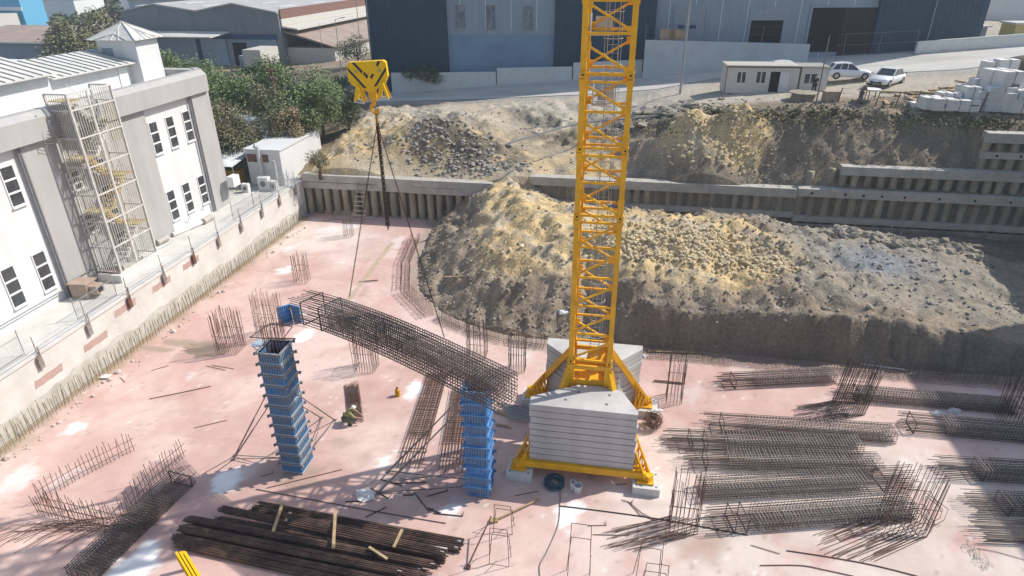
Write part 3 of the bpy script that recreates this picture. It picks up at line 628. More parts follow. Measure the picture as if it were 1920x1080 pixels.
# low walls, gate and trailers in front
def base_wall(name, label, pa, pb, za, zb2, off, h_top, mt_='concrete_white', thick=.3):
    m = MB(); s0, s1 = FP(*pa, off)[0], FP(*pb, off)[0]; z0 = FP(*pa, off)[1]; z1 = FP(*pb, off)[1]
    A, B = FA+FE*s0+FN*off, FA+FE*s1+FN*off; A2, B2 = A-FN*thick, B-FN*thick
    ta, tb = FP(pa[0], za, off)[1], FP(pb[0], zb2, off)[1]
    m.hexa([(A.x,A.y,z0-1),(B.x,B.y,z1-1),(B2.x,B2.y,z1-1),(A2.x,A2.y,z0-1),(A.x,A.y,ta),(B.x,B.y,tb),(B2.x,B2.y,tb),(A2.x,A2.y,ta)])
    return tag(m.build(name, mt_ if not isinstance(mt_, str) else MT[mt_]), label, 'wall')
base_wall('boundary_wall', 'tall pale concrete wall right of the crane mast below the loading doors', (1206,131),(1514,112),75,83,3.2,0, mk('wall_pale',(.46,.50,.53),.8,var=.1,scale=.5))
base_wall('boundary_wall', 'low pale kerb wall at the foot of the navy block, left of the crane mast', (735,165),(930,158),137,135,1.2,0)
base_wall('boundary_wall', 'low pale wall under the grey block with three windows', (932,157),(1072,152),128,125,1.25,0)
base_wall('boundary_wall', 'short low wall just left of the crane mast at the road', (1074,152),(1203,138),118,112,1.3,0)
base_wall('boundary_wall', 'low wall carrying the glazed booth and trailer at far right', (1716,102),(1990,78),78,58,2.2,0)
def fence_line(name, label, P, h, post_every, mt_, rails=(.95,), r=.03, cat='fence', brace=False, mesh=False):
    t = thing(name, label, cat, P[0]); 
    for a, b in zip(P[:-1], P[1:]):
        a, b = Vector(a), Vector(b); n = max(1, int(round((b-a).length/post_every)))
        for i in range(n+1):
            if i == 0 and a != Vector(P[0]): continue
            q = a+(b-a)*(i/n); m = MB(); m.tube(q-V(0,0,.2), q+V(random.uniform(-.08,.08),0,h), r, 5); m.build('post', mt_, t)
    m = MB()
    for a, b in zip(P[:-1], P[1:]):
        for z in rails: m.tube(Vector(a)+V(0,0,h*z), Vector(b)+V(0,0,h*z), r*.35 if not mesh else r*.7, 4)
        if mesh:
            a, b = Vector(a), Vector(b); n = int((b-a).length/.35)
            for i in range(n): q = a+(b-a)*(i/n); m.tube(q, q+V(0,0,h*.95), .008, 3, caps=False)
    m.build('rail', mt_, t); return t
fence_line('yard_fence', 'thin grey mesh fence and gate before the widest loading door', [onU(1516,108), onU(1712,100)], 2.4, 3.1, MT['pipe_grey'], (.05,.5,.98), .04, mesh=True)
fence_line('yard_fence', 'thin fence on top of the pale wall by the closed loading door', [V(*(FA+FE*FP(1210,75,3.1)[0]+FN*3.1)[:2],FP(1210,75,3.1)[1]), V(*(FA+FE*FP(1500,80,3.1)[0]+FN*3.1)[:2],FP(1500,80,3.1)[1])], 1.6, 4, MT['pipe_grey'], (.5,.98), .025)
def oriented_box(m, c, d, rz, mi=0): m.box(c, d, rz, mi)
# glazed booth
q = onU(1722,92); p2 = onU(1810,88); rz = th_; L = 7.2
t = thing('guard_booth', 'small glazed guard booth with pale flat roof at right beyond the road', 'booth', V(q.x+3.4,q.y+2.0,10.5))
o = V(q.x+3.6,q.y+2.2,10.5)
def lb(m, x0,x1,y0,y1,z0,z1,o=None,rz=rz): 
    oo = o; c = V((x0+x1)/2,(y0+y1)/2,0); C, S = math.cos(rz), math.sin(rz)
    m.box((oo.x+c.x*C-c.y*S, oo.y+c.x*S+c.y*C, oo.z+(z0+z1)/2), (x1-x0,y1-y0,z1-z0), rz)
m = MB(); lb(m,-3.4,3.4,-1.3,1.5,0,2.7,o); m.build('wall', MT['panel_slate'], t)
for x in (-2.4,-.9,2.0):
    m = MB(); lb(m,x-.65,x+.6,-1.36,-1.29,.5,2.4,o); m.build('window', MT['shutter'], t)
m = MB(); lb(m,-3.7,3.7,-1.6,1.7,2.702,2.85,o); m.build('roof', MT['cream'], t)
o2 = V(o.x+12,o.y+3.6,10.9)
t = thing('trailer', 'long ochre and white site trailer behind the low wall at far right', 'trailer', o2)
m = MB(); lb(m,-4.6,6,-1.3,1.3,.5,2.4,o2); m.build('body', MT['yellow_pale'], t); m = MB(); lb(m,-4.8,6.2,-1.5,1.5,2.402,2.6,o2); m.build('roof', MT['cream'], t)
m = MB(); lb(m,-4.4,6,-1.1,1.1,0,.498,o2); m.build('chassis', MT['dark'], t)
m = MB(); q = onU(1842,40); m.box((q.x+6,q.y+4,8),(24,.5,16),th_); tag(m.build('boundary_wall', MT['wall_white_shed']), 'high pale wall at the top right corner behind the ochre trailer', 'wall')
# kerb with pavement at right far side
m = MB(); P = [onU(1716,104), onU(1810,97), onU(1925,85), onU(2100,70)]
for a, b in zip(P[:-1], P[1:]):
    n = (b-a).cross(V(0,0,1)).normalized(); m.hexa([tuple(a-V(0,0,.4)),tuple(b-V(0,0,.4)),tuple(b-n*2.4-V(0,0,.4)),tuple(a-n*2.4-V(0,0,.4)),tuple(a+V(0,0,.14)),tuple(b+V(0,0,.14)),tuple(b-n*2.4+V(0,0,.14)),tuple(a-n*2.4+V(0,0,.14))])
kind(m.build('pavement', MT['concrete']), 'structure')
# asphalt sheet draped over the graded strip
def road_sheet():
    ss = np.linspace(-30, 95, 160); m = MB(); rows = []
    for x in ss:
        y0, y1 = float(_interp(RD_N, x))+1.0, float(_interp(RD_F, x))+6; 
        rows.append([(x, y0+(y1-y0)*k/10, UPL(x, y0+(y1-y0)*k/10)+.05) for k in range(11)])
    vs = [p for r in rows for p in r]; fs = [(i*11+k, (i+1)*11+k, (i+1)*11+k+1, i*11+k+1) for i in range(len(rows)-1) for k in range(10)]
    m.add(vs, fs); o = m.build('road', MT['asphalt'], smooth=True); return kind(o, 'structure')
road_sheet()

# left rear warehouses
def warehouse():
    A = G(60,120,4); 
    t = thing('warehouse', 'long slate blue warehouse with twin shallow gables and pale roof, rear left', 'building', V(-80,118,3))
    a, b, zf = V(-108,112,0), V(-65,112,0), 3
    ev = 13.0; rd = 15.3; n = 2; W = (b-a).x
    e0 = YP(220,22,112).x; e1 = YP(520,25,112).x
    xs_ = [YP(p_,20,112).x for p_ in (226,292,368,438)]+[e1]; zs_ = [YP(p_,q_,112).z for p_, q_ in ((226,22),(292,9),(368,22),(438,8))]+[YP(520,25,112).z]
    m = MB(); D = 90
    for i in range(4):
        m.add([(xs_[i],112,zf),(xs_[i+1],112,zf),(xs_[i+1],112,zs_[i+1]),(xs_[i],112,zs_[i])], [(0,1,2,3)])
    m.add([(e1,112,zf),(e1,112+D,zf),(e1,112+D,zs_[4]),(e1,112,zs_[4])], [(0,1,2,3)]); m.add([(xs_[0],112+D,zf),(xs_[0],112,zf),(xs_[0],112,zs_[0]),(xs_[0],112+D,zs_[0])], [(0,1,2,3)]); m.build('wall', MT['panel_slate'], t)
    m = MB()
    for i in range(4): m.hexa([(xs_[i],111.6,zs_[i]),(xs_[i+1],111.6,zs_[i+1]),(xs_[i+1],112+D,zs_[i+1]),(xs_[i],112+D,zs_[i]),(xs_[i],111.6,zs_[i]+.25),(xs_[i+1],111.6,zs_[i+1]+.25),(xs_[i+1],112+D,zs_[i+1]+.25),(xs_[i],112+D,zs_[i]+.25)])
    r = m.build('roof', MT['roof_grey'], t); m = MB()
    for i in range(1,4):
        for k in range(5):
            for q in (.3,.7):
                xx = xs_[i]+(xs_[i+1]-xs_[i])*q; zz = zs_[i]+(zs_[i+1]-zs_[i])*q+.27; m = MB(); m.box((xx,120+k*14,zz),(.9,6,.06)); m.build('skylight', MT['frame_white'], r)
    zl = YP(350,72,112).z
    for p0, p1, mt_ in ((255,370,'blue_pale'),(378,425,'blue_pale'),(428,520,'panel_grey')):
        m = MB(); m.bx(YP(p0,90,111.9).x, YP(p1,90,111.9).x, 111.86, 111.99, zf, zl); m.build('bay', MT[mt_], t)
    m = MB(); m.bx(YP(370,90,111.8).x, YP(522,90,111.8).x, 111.75,111.84, zl, zl+.8); m.bx(YP(371,90,111.8).x, YP(377,90,111.8).x, 111.75,111.84, zf, zl); m.build('trim', MT['blue_trim'], t)
    m = MB(); m.bx(YP(437,90,111.8).x, YP(463,90,111.8).x, 111.78,111.84, zf, YP(450,80,111.8).z); m.build('gate_opening', MT['dark'], t)
    m = MB(); a_ = YP(300,66,109); m.hexa([(a_.x-14,107,a_.z-.2),(a_.x+11,107,a_.z-.2),(a_.x+12,111.7,a_.z+.3),(a_.x-14,111.7,a_.z+.3),(a_.x-14,107,a_.z),(a_.x+11,107,a_.z),(a_.x+12,111.7,a_.z+.5),(a_.x-14,111.7,a_.z+.5)]); m.build('canopy', MT['roof_white'], t)
    # lean-to on the right flank, stepping down
    t2 = thing('warehouse_annex', 'pale annex with brown lean-to roof along the right flank of the slate warehouse', 'building', V(e1+8,140,3))
    x1_ = e1+.05; D0, D1 = 112.5, 195
    m = MB(); m.hexa([(x1_,D0,10.0),(x1_+3,D0,9.6),(x1_+3,D1,9.6),(x1_,D1,10.0),(x1_,D0,10.25),(x1_+3,D0,9.85),(x1_+3,D1,9.85),(x1_,D1,10.25)]); m.build('ledge_roof', MT['cream'], t2)
    m = MB(); m.bx(x1_,x1_+.2,D0,D1,10.27,11.4); m.build('upper_wall', MT['cream'], t2); m = MB(); m.bx(x1_,x1_+.2,D0,D1,11.402,13.0); m.build('brick_band', MT['brick_brown'], t2)
    m = MB(); m.bx(x1_,x1_+9,D0+1,D1,3,6.6); m.build('wall', MT['cream'], t2)
    m = MB(); m.hexa([(x1_,D0+.5,9.2),(x1_+9.6,D0+.5,6.6),(x1_+9.6,D1,6.6),(x1_,D1,9.2),(x1_,D0+.5,9.5),(x1_+9.6,D0+.5,6.85),(x1_+9.6,D1,6.85),(x1_,D1,9.5)]); m.build('lean_to_roof', MT['roof_brown'], t2)
    for k in range(9):
        m = MB(); m.box((x1_+9.03,118+k*7,5.2),(.08,1.1,1.8)); m.build('window', MT['glass_dark'], t2)
warehouse()
# ------------------------------------------------------------------ tower crane
CX, CY, CH = -.72, 23.85, .92
cr_ = thing('tower_crane', 'yellow lattice tower crane mast standing on a cross base between concrete ballast stacks', 'crane', (CX,CY,0))
Y_ = MT['yellow']; cor = [(-1,-1),(1,-1),(1,1),(-1,1)]
def mast_section(z0, z1, bays, slash, name):
    h = (z1-z0)/bays; m = MB(); s = CH-.11
    for sx, sy in cor:
        m.box((CX+sx*s, CY+sy*s, (z0+z1)/2), (.2,.2,z1-z0-.012))
        for z in (z0+.13, z1-.13): m.box((CX+sx*s, CY+sy*s, z), (.25,.25,.22))
    b = d = g = m
    for k in range(4):
        (ax, ay), (bx_, by) = cor[k], cor[(k+1)%4]; a = V(CX+ax*s,CY+ay*s,0); c = V(CX+bx_*s,CY+by*s,0); nrm = (c-a).normalized().cross(V(0,0,1)); off = nrm*.04
        for i in range(bays):
            za, zb = z0+i*h+.16, z0+(i+1)*h-.14
            b.beam(a+V(0,0,za), c+V(0,0,za), .08, .09); 
            if i == bays-1: b.beam(a+V(0,0,zb+.02), c+V(0,0,zb+.02), .08, .09)
            p, q = (a+V(0,0,zb-.02), c+V(0,0,za+.05)) if slash else (a+V(0,0,za+.05), c+V(0,0,zb-.02))
            u = (q-p).normalized(); d.beam(p+u*.1, q-u*.1, .075, .075)
            for pt, o in ((p,u),(q,-u)):
                pp = pt+o*.12; e = (c-a).normalized(); g.beam(pp-e*.13+nrm*.045, pp+e*.13+nrm*.045, .03, .26)
    lg = m.build(name, Y_, cr_)
    bt = MB()
    for sx, sy in ((-1,-1),(1,-1)): bt.tube((CX+sx*s, CY-CH-.05, z0+.13),(CX+sx*s, CY-CH+.0, z0+.13),.035,8)
    bt.build('pin', MT['dark'], lg)
zj = [4.75, 11.27, 13.85, 16.43, 19.01, 21.59, 24.17, 26.75, 29.33]
mast_section(zj[0], zj[1], 5, False, 'base_section')
for a, b in zip(zj[1:-1], zj[2:]): mast_section(a, b, 2, True, 'mast_section')
# ladder and hoops inside
m = MB(); lx, ly = CX+.12, CY+.25
for s in (-.19,.19): m.tube((lx+s,ly,3.6),(lx+s,ly,29),.018,5)
z = 3.7
while z < 29: m.tube((lx-.19,ly,z),(lx+.19,ly,z),.011,4); z += .28
lad = m.build('ladder', MT['galv'], cr_)
m = MB(); z = 5.6
while z < 29:
    pts_ = [(lx+.33*math.cos(a), ly-.33*math.sin(a)-.02, z) for a in [math.pi*k/10-.15 for k in range(0,12)]]; m.path(pts_, .014, 4); z += .86
for a in (.5,1.57,2.6): m.tube((lx+.33*math.cos(a),ly-.33*math.sin(a)-.02,5.6),(lx+.33*math.cos(a),ly-.33*math.sin(a)-.02,29),.007,3,caps=False)
m.build('safety_hoop', MT['steel_light'], lad)
for z, dx in ((15.35,-.15),(17.75,-.35)):
    m = MB(); m.box((CX+dx,CY+.45,z),(.75,.8,.05)); m.box((CX+dx-.35,CY+.45,z+.35),(.03,.8,.6)); m.box((CX+dx+.1,CY+.82,z+.3),(.6,.03,.5)); m.build('rest_platform', MT['steel_light'], cr_)
# plated head of the base
m = MB(); s = CH
for sx, sy in cor: m.box((CX+sx*(s-.12),CY+sy*(s-.12),4.1),(.3,.3,1.28))
for sgn in (-1,1):
    m.box((CX,CY+sgn*(s-.12),3.72),(2*s-.5,.1,.42)); m.box((CX,CY+sgn*(s-.12),4.55),(2*s-.5,.09,.2)); m.box((CX+sgn*(s-.12),CY,3.72),(.1,2*s-.5,.42)); m.box((CX+sgn*(s-.12),CY,4.55),(.09,2*s-.5,.2))
m.hexa([(CX-.2,CY+.2,4.3),(CX+.7,CY+.1,4.3),(CX+.75,CY+.75,4.55),(CX-.1,CY+.72,4.55),(CX-.2,CY+.2,4.36),(CX+.7,CY+.1,4.36),(CX+.75,CY+.75,4.61),(CX-.1,CY+.72,4.61)])
m.box((CX,CY,3.5),(1.5,1.5,.06)); m.build('base_head', Y_, cr_)
m = MB()
for sx, sy in cor: m.tube((CX+sx*.72,CY+sy*.72,3.5),(CX+sx*.5,CY+sy*.5,.6),.09,8)
m.build('inner_leg', Y_, cr_)
FT = [(-3.45,21.15),(1.95,21.2),(2.0,26.45),(-3.6,26.4)]
for (fx, fy), (sx, sy) in zip(FT, cor):
    m = MB(); top = V(CX+sx*(s-.08),CY+sy*(s-.08),4.45); ft = V(fx,fy,.72) if sy > 0 else V(fx,fy,.78)+(V(CX,CY,0)-V(fx,fy,0)).normalized()*1.25; m.beam(top, ft, .24, .26); m.build('strut', Y_, cr_)
    m = MB(); e = (V(CX,CY,0)-V(fx,fy,0)).normalized(); sd = V(-e.y,e.x,0)
    m.beam(V(fx,fy,.62)-e*.3, V(CX,CY,.62)+e*-.4, .26, .28)
    m.box((fx,fy,.45),(.7,.7,.06)); m.box((fx,fy,.6),(.34,.34,.26))
    for q in (-.16,.16):
        a = V(fx,fy,.5)+sd*q
        for k in range(4):
            p0 = a+e*(.1+.26*k)+V(0,0,.12); p1 = a+e*(.22+.22*k)+V(0,0,.25+.33*(k+1)); m.beam(p0, p1, .05, .07)
            if k < 3: m.beam(p1, a+e*(.1+.26*(k+1))+V(0,0,.12), .05, .07)
        m.beam(a+V(0,0,.15)-e*.1, a+e*.95+V(0,0,1.65), .06, .1)
    m.build('foot', Y_, cr_)
for i in (0,2):
    a, b = FT[i], FT[(i+1)%4]; m = MB(); m.beam((a[0],a[1],.66),(b[0],b[1],.66),.28,.32); m.build('perimeter_beam', Y_, cr_)
for (fx, fy), w_ in zip(FT, ('front left foot, in shade','front right foot, in sun','rear right foot, beside the wire tangle','rear left foot, beside the hanging cage')):
    m = MB(); m.box((fx+.05,fy-.02,.2),(1.12,1.08,.4)); t_ = m.build('footing_block', MT['concrete_white'])
    tag(t_, 'square concrete block under the crane '+w_, 'concrete block', 'footing blocks under the crane')
    h_ = MB()
    for a in (-.4,.4):
        for b in (-.38,.38): h_.tube((fx+.05+a,fy-.02+b,.4),(fx+.05+a,fy-.02+b,.404),.05,8)
    h_.v = [(p[0],p[1],p[2]) for p in h_.v]; ORG[t_.name] = t_.location.copy(); h_.build('lifting_hole', MT['cloth_grey'], t_)
ords = ['lowest','second','third','fourth','fifth','sixth','seventh','eighth','topmost']
for side, yf, d in (('front',21.2,1),('rear',26.55,-1)):
    for k in range(9):
        z0 = .83+k*.325; j = random.uniform(-.035,.035); x0, x1 = -3.02+j, 1.42+j
        if side == 'front': P = [(x0,yf),(x1,yf),(x1,yf+.22),(.72+j,yf+1.55),(-.3+j,yf+1.72),(-1.15+j,yf+1.68),(x0,yf+.55)]
        else: P = [(1.62+j,yf),(-2.9+j,yf),(-2.9+j,yf-.5),(-1.9+j,yf-1.5),(.6+j,yf-1.5),(1.62+j,yf-.3)]
        m = MB(); m.prism(P, z0, z0+.292+random.uniform(-.006,.006))
        b = tag(m.build('ballast_block', MT['concrete_block']), 'grey pointed concrete ballast slab, %s of the %s stack of the crane' % (ords[k], side), 'ballast', '%s ballast stack slabs' % side)
        if k == 8:
            ORG[b.name] = b.location.copy(); h = MB()
            for hx, hy in ((-1.6,.55),(.1,.5),(-1.1,1.15),(.2,1.15)): h.tube((hx,yf+d*hy,z0+.29),(hx,yf+d*hy,z0+.302),.075,10)
            h.build('lifting_hole', MT['cloth_grey'], b)

# ------------------------------------------------------------------ hook block and slings
HB = YP(691,150,22.6)
hb = thing('hook_block', 'yellow crane hook block with dark diagonal stripes hanging from ropes', 'hook block', HB-V(0,0,1.2))
S = 1.0/ (F_PX/( (V(HB.x,HB.y,HB.z)-V(0,0,CAM_H)).dot(FW)))      # metres per photo pixel there
ux = RT.copy(); ux.z = 0; ux.normalize(); uy = V(-ux.y, ux.x, 0)
def hp(px, py, d=0.0): return HB+ux*((px-691)*S)+V(0,0,-(py-150)*S*1.04)+uy*d
def plate(m, P, t0, t1, mi=0):
    n = len(P); A = [hp(x,y,t0) for x,y in P]; B = [hp(x,y,t1) for x,y in P]
    m.add(A+B, [tuple(range(n)), tuple(range(2*n-1,n-1,-1))]+[(i,n+i,n+(i+1)%n,(i+1)%n) for i in range(n)], mi)
body = [(655,124),(659,119),(722,116),(727,119),(729,143),(721,158),(706,165),(700,170),(688,170),(677,163),(660,158),(655,146)]
m = MB(); plate(m, body, -.14, .14); bd = m.build('plate', MT['yellow_block'], hb)
m = MB()
for P in ([(656,127),(656,133),(682,163),(688,163)],[(664,119),(670,119),(684,134),(681,138)],[(683,138),(686,135),(693,142),(690,147)],[(727,126),(727,133),(706,160),(701,160)],[(712,117),(718,117),(712,127),(709,123)],[(700,138),(704,139),(699,148),(696,144)]):
    plate(m, P, -.143, -.1405)
m.build('stripe', MT['stripe'], bd)
m = MB()
for px, py in ((670,135),(714,133),(693,138)): m.tube(hp(px,py,-.2),hp(px,py,.2),.045 if px != 693 else .02,8)
m.build('bolt', MT['galv'], hb)
for a, b in (((671,157),(664,186)),((671,157),(681,188)),((717,152),(708,182)),((717,152),(727,181))):
    for d in (-.17,.17): m = MB(); m.beam(hp(*a,d), hp(*b,d*1.3), .05, .09); m.build('stand_leg', MT['yellow_block'], hb)
for a, b in (((662,186),(682,189)),((706,182),(729,182))):
    for d in (-.22,.22): m = MB(); m.beam(hp(*a,d), hp(*b,d), .05, .05); m.build('stand_foot', MT['steel_light'], hb)
m = MB(); plate(m, [(689,160),(704,160),(704,186),(699,190),(692,188),(689,180)], -.1, .1); m.tube(hp(697,186),hp(697,192),.06,8)
hk = m.build('swivel', MT['yellow'], hb)
m = MB(); pts_ = []
for k in range(10):
    a = 1.75+k*.52; pts_.append(hp(698+7*math.cos(a), 200-8*math.sin(a)))
for i in range(9): m.tube(pts_[i], pts_[i+1], .075-.004*i, 8)
m.tube(hp(697,188), pts_[0], .06, 8); m.build('hook', MT['yellow'], hb)
m = MB()
for px in (682,700): m.tube(hp(px,119), hp(px+1.0,119)+V(.1,.2,14), .012, 4)
m.build('hoist_rope', MT['pipe_grey'], hb)
def chain(m, a, b, step, w, r, ax=None):
    a = Vector(a); b = Vector(b); d = b-a; n = max(2, int(d.length/step)); d.normalize(); x = d.cross(V(0,1,0)).normalized(); y = d.cross(x)
    for i in range(n):
        p = a+(b-a)*(i/n); q = a+(b-a)*((i+1.25)/n); s_ = x if i % 2 else y
        m.tube(p+s_*w, q+s_*w, r, 4); m.tube(p-s_*w, q-s_*w, r, 4); m.tube(p+s_*w, p-s_*w, r, 4)
HK = hp(699,210)
m = MB(); m.ring(HK+V(0,0,.05),.1,.022,10,5,ax=(1,0,0),ay=(0,0,1)); m.tube(HK, HK-V(0,0,.35), .05, 6)
cs = thing('chain_sling', 'rusty chain sling with two long legs and one thick bundle hanging from the hook', 'chain sling', HK-V(0,0,6))
m.build('master_link', MT['orange_brown'], cs)
K = HK-V(0,0,.35)
CZ = 7.45
A_tb, B_tb, A_tf, B_tf = G(572,540,CZ), G(973,702,CZ), G(548,566,CZ), G(935,724,CZ)
def topat(px, py): return G(px, py, CZ+.28)
m = MB(); chain(m, K, topat(655,557), .09, .018, .009); m.build('chain_leg', MT['chain'], cs)
m = MB(); chain(m, K, topat(833,632), .09, .018, .009); m.build('chain_leg', MT['chain'], cs)
m = MB(); e_ = YP(728,432,22.6)
for d in (-.035,.035,0): chain(m, K+V(d,abs(d),0), e_+V(d*1.5,0,random.uniform(0,.3)), .1, .024, .014)
m.build('chain_bundle', MT['chain'], cs)

# ------------------------------------------------------------------ rebar cages
def cage_parts(t, L, W, H, s0, s1, sp, nb, r=.014, ties=(), bars_m='rebar_dark', st_m='rebar_grey', z0=0.0, splay=.0, X=None, hexa=False, rs=None):
    """bars along local x; stirrups from s0 to s1"""
    X = X or (lambda p: p); rs = rs or r*.8; m = MB(); bars = []
    for i in range(nb[0]):
        f = i/(nb[0]-1)-.5; bars += [(f*W, 0.03), (f*W, H-.03)]
    for k in range(1, nb[1]-1):
        f = k/(nb[1]-1); bars += [(-W/2+.01, H*f), (W/2-.01, H*f)]
    for y, z in bars:
        j = random.uniform(-.35,.2)*(1 if s0 > .5 else .2); k = random.uniform(-.2,.35)*(1 if s1 < L-.5 else .2)
        m.path([X(V(j+(L+k-j)*q/10, y*(1+splay)+random.uniform(-.008,.008), z+z0)) for q in range(11)], r, 4)
    m.build('longitudinal_bars', MT[bars_m], t)
    m = MB(); x = s0
    prof = [(-W/2,0),(W/2,0),(W/2,H),(-W/2,H)] if not hexa else [(-W/2,H*.35),(-W*.25,0),(W*.3,0),(W/2,H*.4),(W*.3,H),(-W*.25,H)]
    while x < s1:
        dx = random.uniform(-.015,.015); q = [X(V(x+dx+random.uniform(-.02,.02), y*random.uniform(.985,1.015), z+z0)) for y, z in prof]
        for a, b in zip(q, q[1:]+q[:1]): m.tube(a, b, rs, 4, caps=False)
        if not hexa:
            for f in (-.17,.17): m.tube(X(V(x+.03,W*f,z0)), X(V(x+.03,W*f,H+z0)), rs, 4, caps=False)
            m.tube(X(V(x+.05,-W/2,H*.5+z0)), X(V(x+.05,W/2,H*.5+z0)), rs, 4, caps=False)
        x += sp
    m.build('stirrups', MT[st_m], t)
    for x in ties:
        m = MB(); q = [X(V(x, y*1.04, z+z0)) for y, z in prof]
        for a, b in zip(q, q[1:]+q[:1]): m.tube(a, b, r*1.6, 4)
        m.build('tie_frame', MT[bars_m], t)
mk('rebar_pale',(.30,.26,.235),.6,col2=(.52,.47,.43),scale=2)
# suspended cage
ax_ = (B_tb-A_tb); ax_.z = 0; Lc = 11.9; ang = math.atan2(ax_.y, ax_.x); mid0 = (A_tb+A_tf)/2; mid0.z = CZ-1.05
t = thing('rebar_cage', 'long dense rebar cage hanging slightly bowed from two chains above the right blue column form', 'rebar cage', mid0)
ca, sa = math.cos(ang), math.sin(ang)
XF = lambda p: V(mid0.x+p.x*ca-p.y*sa, mid0.y+p.x*sa+p.y*ca, mid0.z+p.z+.34*math.sin(math.pi*min(max(p.x/12.0,0),1)**.8))
Lc = ((B_tb+B_tf)/2-(A_tb+A_tf)/2).length
cage_parts(t, Lc, 1.12, 1.05, 2.0, Lc, .115, (9,8), r=.017, ties=(.85,2.0), X=XF, rs=.0135)
# cages lying on the slab, left part
def lying(px0, py0, px1, py1, W, H, s0f, s1f, label, ties=(), cat='rebar cage', group=None, nb=(8,6), sp=.12, **kw):
    a, b = G(px0,py0), G(px1,py1); d = b-a; L = d.length; an = math.atan2(d.y, d.x); C, S = math.cos(an), math.sin(an)
    t = thing('rebar_cage', label, cat, (a+b)/2, group); H = H*(.66 if group else .78); W = W*(.78 if group else .92); X = lambda p: V(a.x+p.x*C-p.y*S, a.y+p.x*S+p.y*C, p.z+.02)
    cage_parts(t, L, W, H, L*s0f, L*s1f, sp, nb, ties=[L*f for f in ties], X=X, **kw); return t
lying(345,905,150,1092,1.15,.75,.22,1,'long rebar cage lying in the lower left corner, crossed by the column shadow',ties=(.02,),nb=(10,6),sp=.13)
lying(770,872,822,700,1.15,.25,.25,.98,'flat rusty rebar cage lying left of the right blue column form',nb=(9,3),sp=.14,st_m='rust',bars_m='rust',r=.011,ties=(.12,))
lying(845,885,868,730,1.1,.3,.3,.98,'rebar cage lying half hidden behind the right blue column form',nb=(8,3),sp=.14,st_m='rust',bars_m='rust',r=.011)
m = MB(); t = lying(668,790,660,722,.75,.12,.5,.75,'small flat rebar mat being tied by the crouching worker',nb=(12,3),sp=.2,st_m='rust',bars_m='rust',r=.012)
grp = 'rebar cages lying in rows on the right of the slab'
rows = [
 (1352,722,1560,712,1.0,.8,.30,1,'short rebar cage at the back edge of the slab, left of the thick starter column',(.1,)),
 (1570,742,1900,770,1.0,.8,.12,1,'rebar cage at the back edge of the slab running into the big shadow',(.1,)),
 (1325,800,1672,822,1.1,.85,.22,1,'rearmost of the five parallel rebar cages lying right of the crane',(.08,)),
 (1250,832,1610,845,1.1,.85,.30,1,'second rearmost of the five parallel rebar cages, bars reaching the wire tangle',(.12,.2)),
 (1285,868,1645,878,1.1,.85,.22,.98,'middle one of the five parallel rebar cages lying right of the crane',(.1,)),
 (1310,925,1700,905,1.15,.9,0,.78,'fourth of the five parallel rebar cages, its bare bars pointing right',(.86,)),
 (1330,985,1705,958,1.2,.95,.22,1,'front one of the five parallel rebar cages, ending at the bent starter bars',(.1,.16)),
 (1690,800,2010,830,1.15,.9,.25,1,'rebar cage with bare bars in sun and body in the big shadow',(.05,)),
 (1755,885,2010,900,1.15,.9,.3,1,'rebar cage half in shadow at the right edge, below the darkest one',(.3,)),
 (1820,950,2050,960,1.15,.8,.3,1,'rebar cage in shadow low at the right edge',(.25,)),
 (1835,1000,2050,1010,1.15,.6,.5,1,'lowest rebar cage in shadow at the right edge',())]
for a0,a1,a2,a3,W,H,s0,s1,lb_,ti in rows: lying(a0,a1,a2,a3,W,H,s0,s1,lb_,ties=ti,group=grp,nb=(9,5),sp=.14,rs=.011,st_m='rebar_pale')

# ------------------------------------------------------------------ starter bar columns
def starter(px, py, w_, d_, h, n, label, lean=(0,0), ties=(.5,), r=.014, m_='rust', bend=None, jit=.12):
    c = G(px, py); t = thing('starter_bars', label, 'starter bars', c); m = MB(); per = 2*(w_+d_)
    for i in range(n):
        u = per*i/n
        x, y = (u-w_/2,-d_/2) if u < w_ else (w_/2,u-w_-d_/2) if u < w_+d_ else (w_/2-(u-w_-d_),d_/2) if u < 2*w_+d_ else (-w_/2,d_/2-(u-2*w_-d_))
        hh = h*random.uniform(1-jit,1); lx = (lean[0]+random.uniform(-.03,.03)); lyy = (lean[1]+random.uniform(-.03,.03))
        p = V(c.x+x, c.y+y, 0); q = V(p.x+lx*hh, p.y+lyy*hh, hh); m.tube(p, q, r, 4, caps=False)
        if bend: m.tube(p+V(0,0,.03), p+V(bend[0]+random.uniform(-.35,.2), bend[1]+random.uniform(-.15,.15), .05), r*.75, 4, caps=False)
    m.build('bars', MT[m_], t); 
    for f in ties:
        m = MB(); z = h*f; q = [V(c.x+sx*(w_/2+.02)+lean[0]*z, c.y+sy*(d_/2+.02)+lean[1]*z, z) for sx, sy in cor]
        for a, b in zip(q, q[1:]+q[:1]): m.tube(a, b, r*.9, 4)
        m.build('tie', MT[m_], t)
    return t
starter(655,443,.55,.8,2.5,14,'slim grey starter bars at the foot of the timber ladder, furthest back',m_='rebar_grey')
starter(567,528,.85,.8,2.2,16,'free standing rust brown starter bars in the pink open area behind the hanging cage')
starter(508,628,1.3,1.0,2.9,30,'tall pale starter bars rising behind the left blue column form',ties=(.3,.6),r=.011)
starter(434,655,1.25,1.1,2.6,34,'starter bar clump standing in the brown puddle left of the blue column form',ties=(.45,))
starter(688,690,1.1,.9,2.4,26,'starter bars under the hanging cage, throwing a long ribbed shadow')
starter(895,668,1.0,1.0,2.7,20,'tall starter bars between rock heap and hanging cage with ladder-like ties',ties=(.4,.7),m_='rebar_dark')
starter(970,692,.85,.7,2.3,22,'starter bars left of the rear ballast stack',m_='rebar_dark')
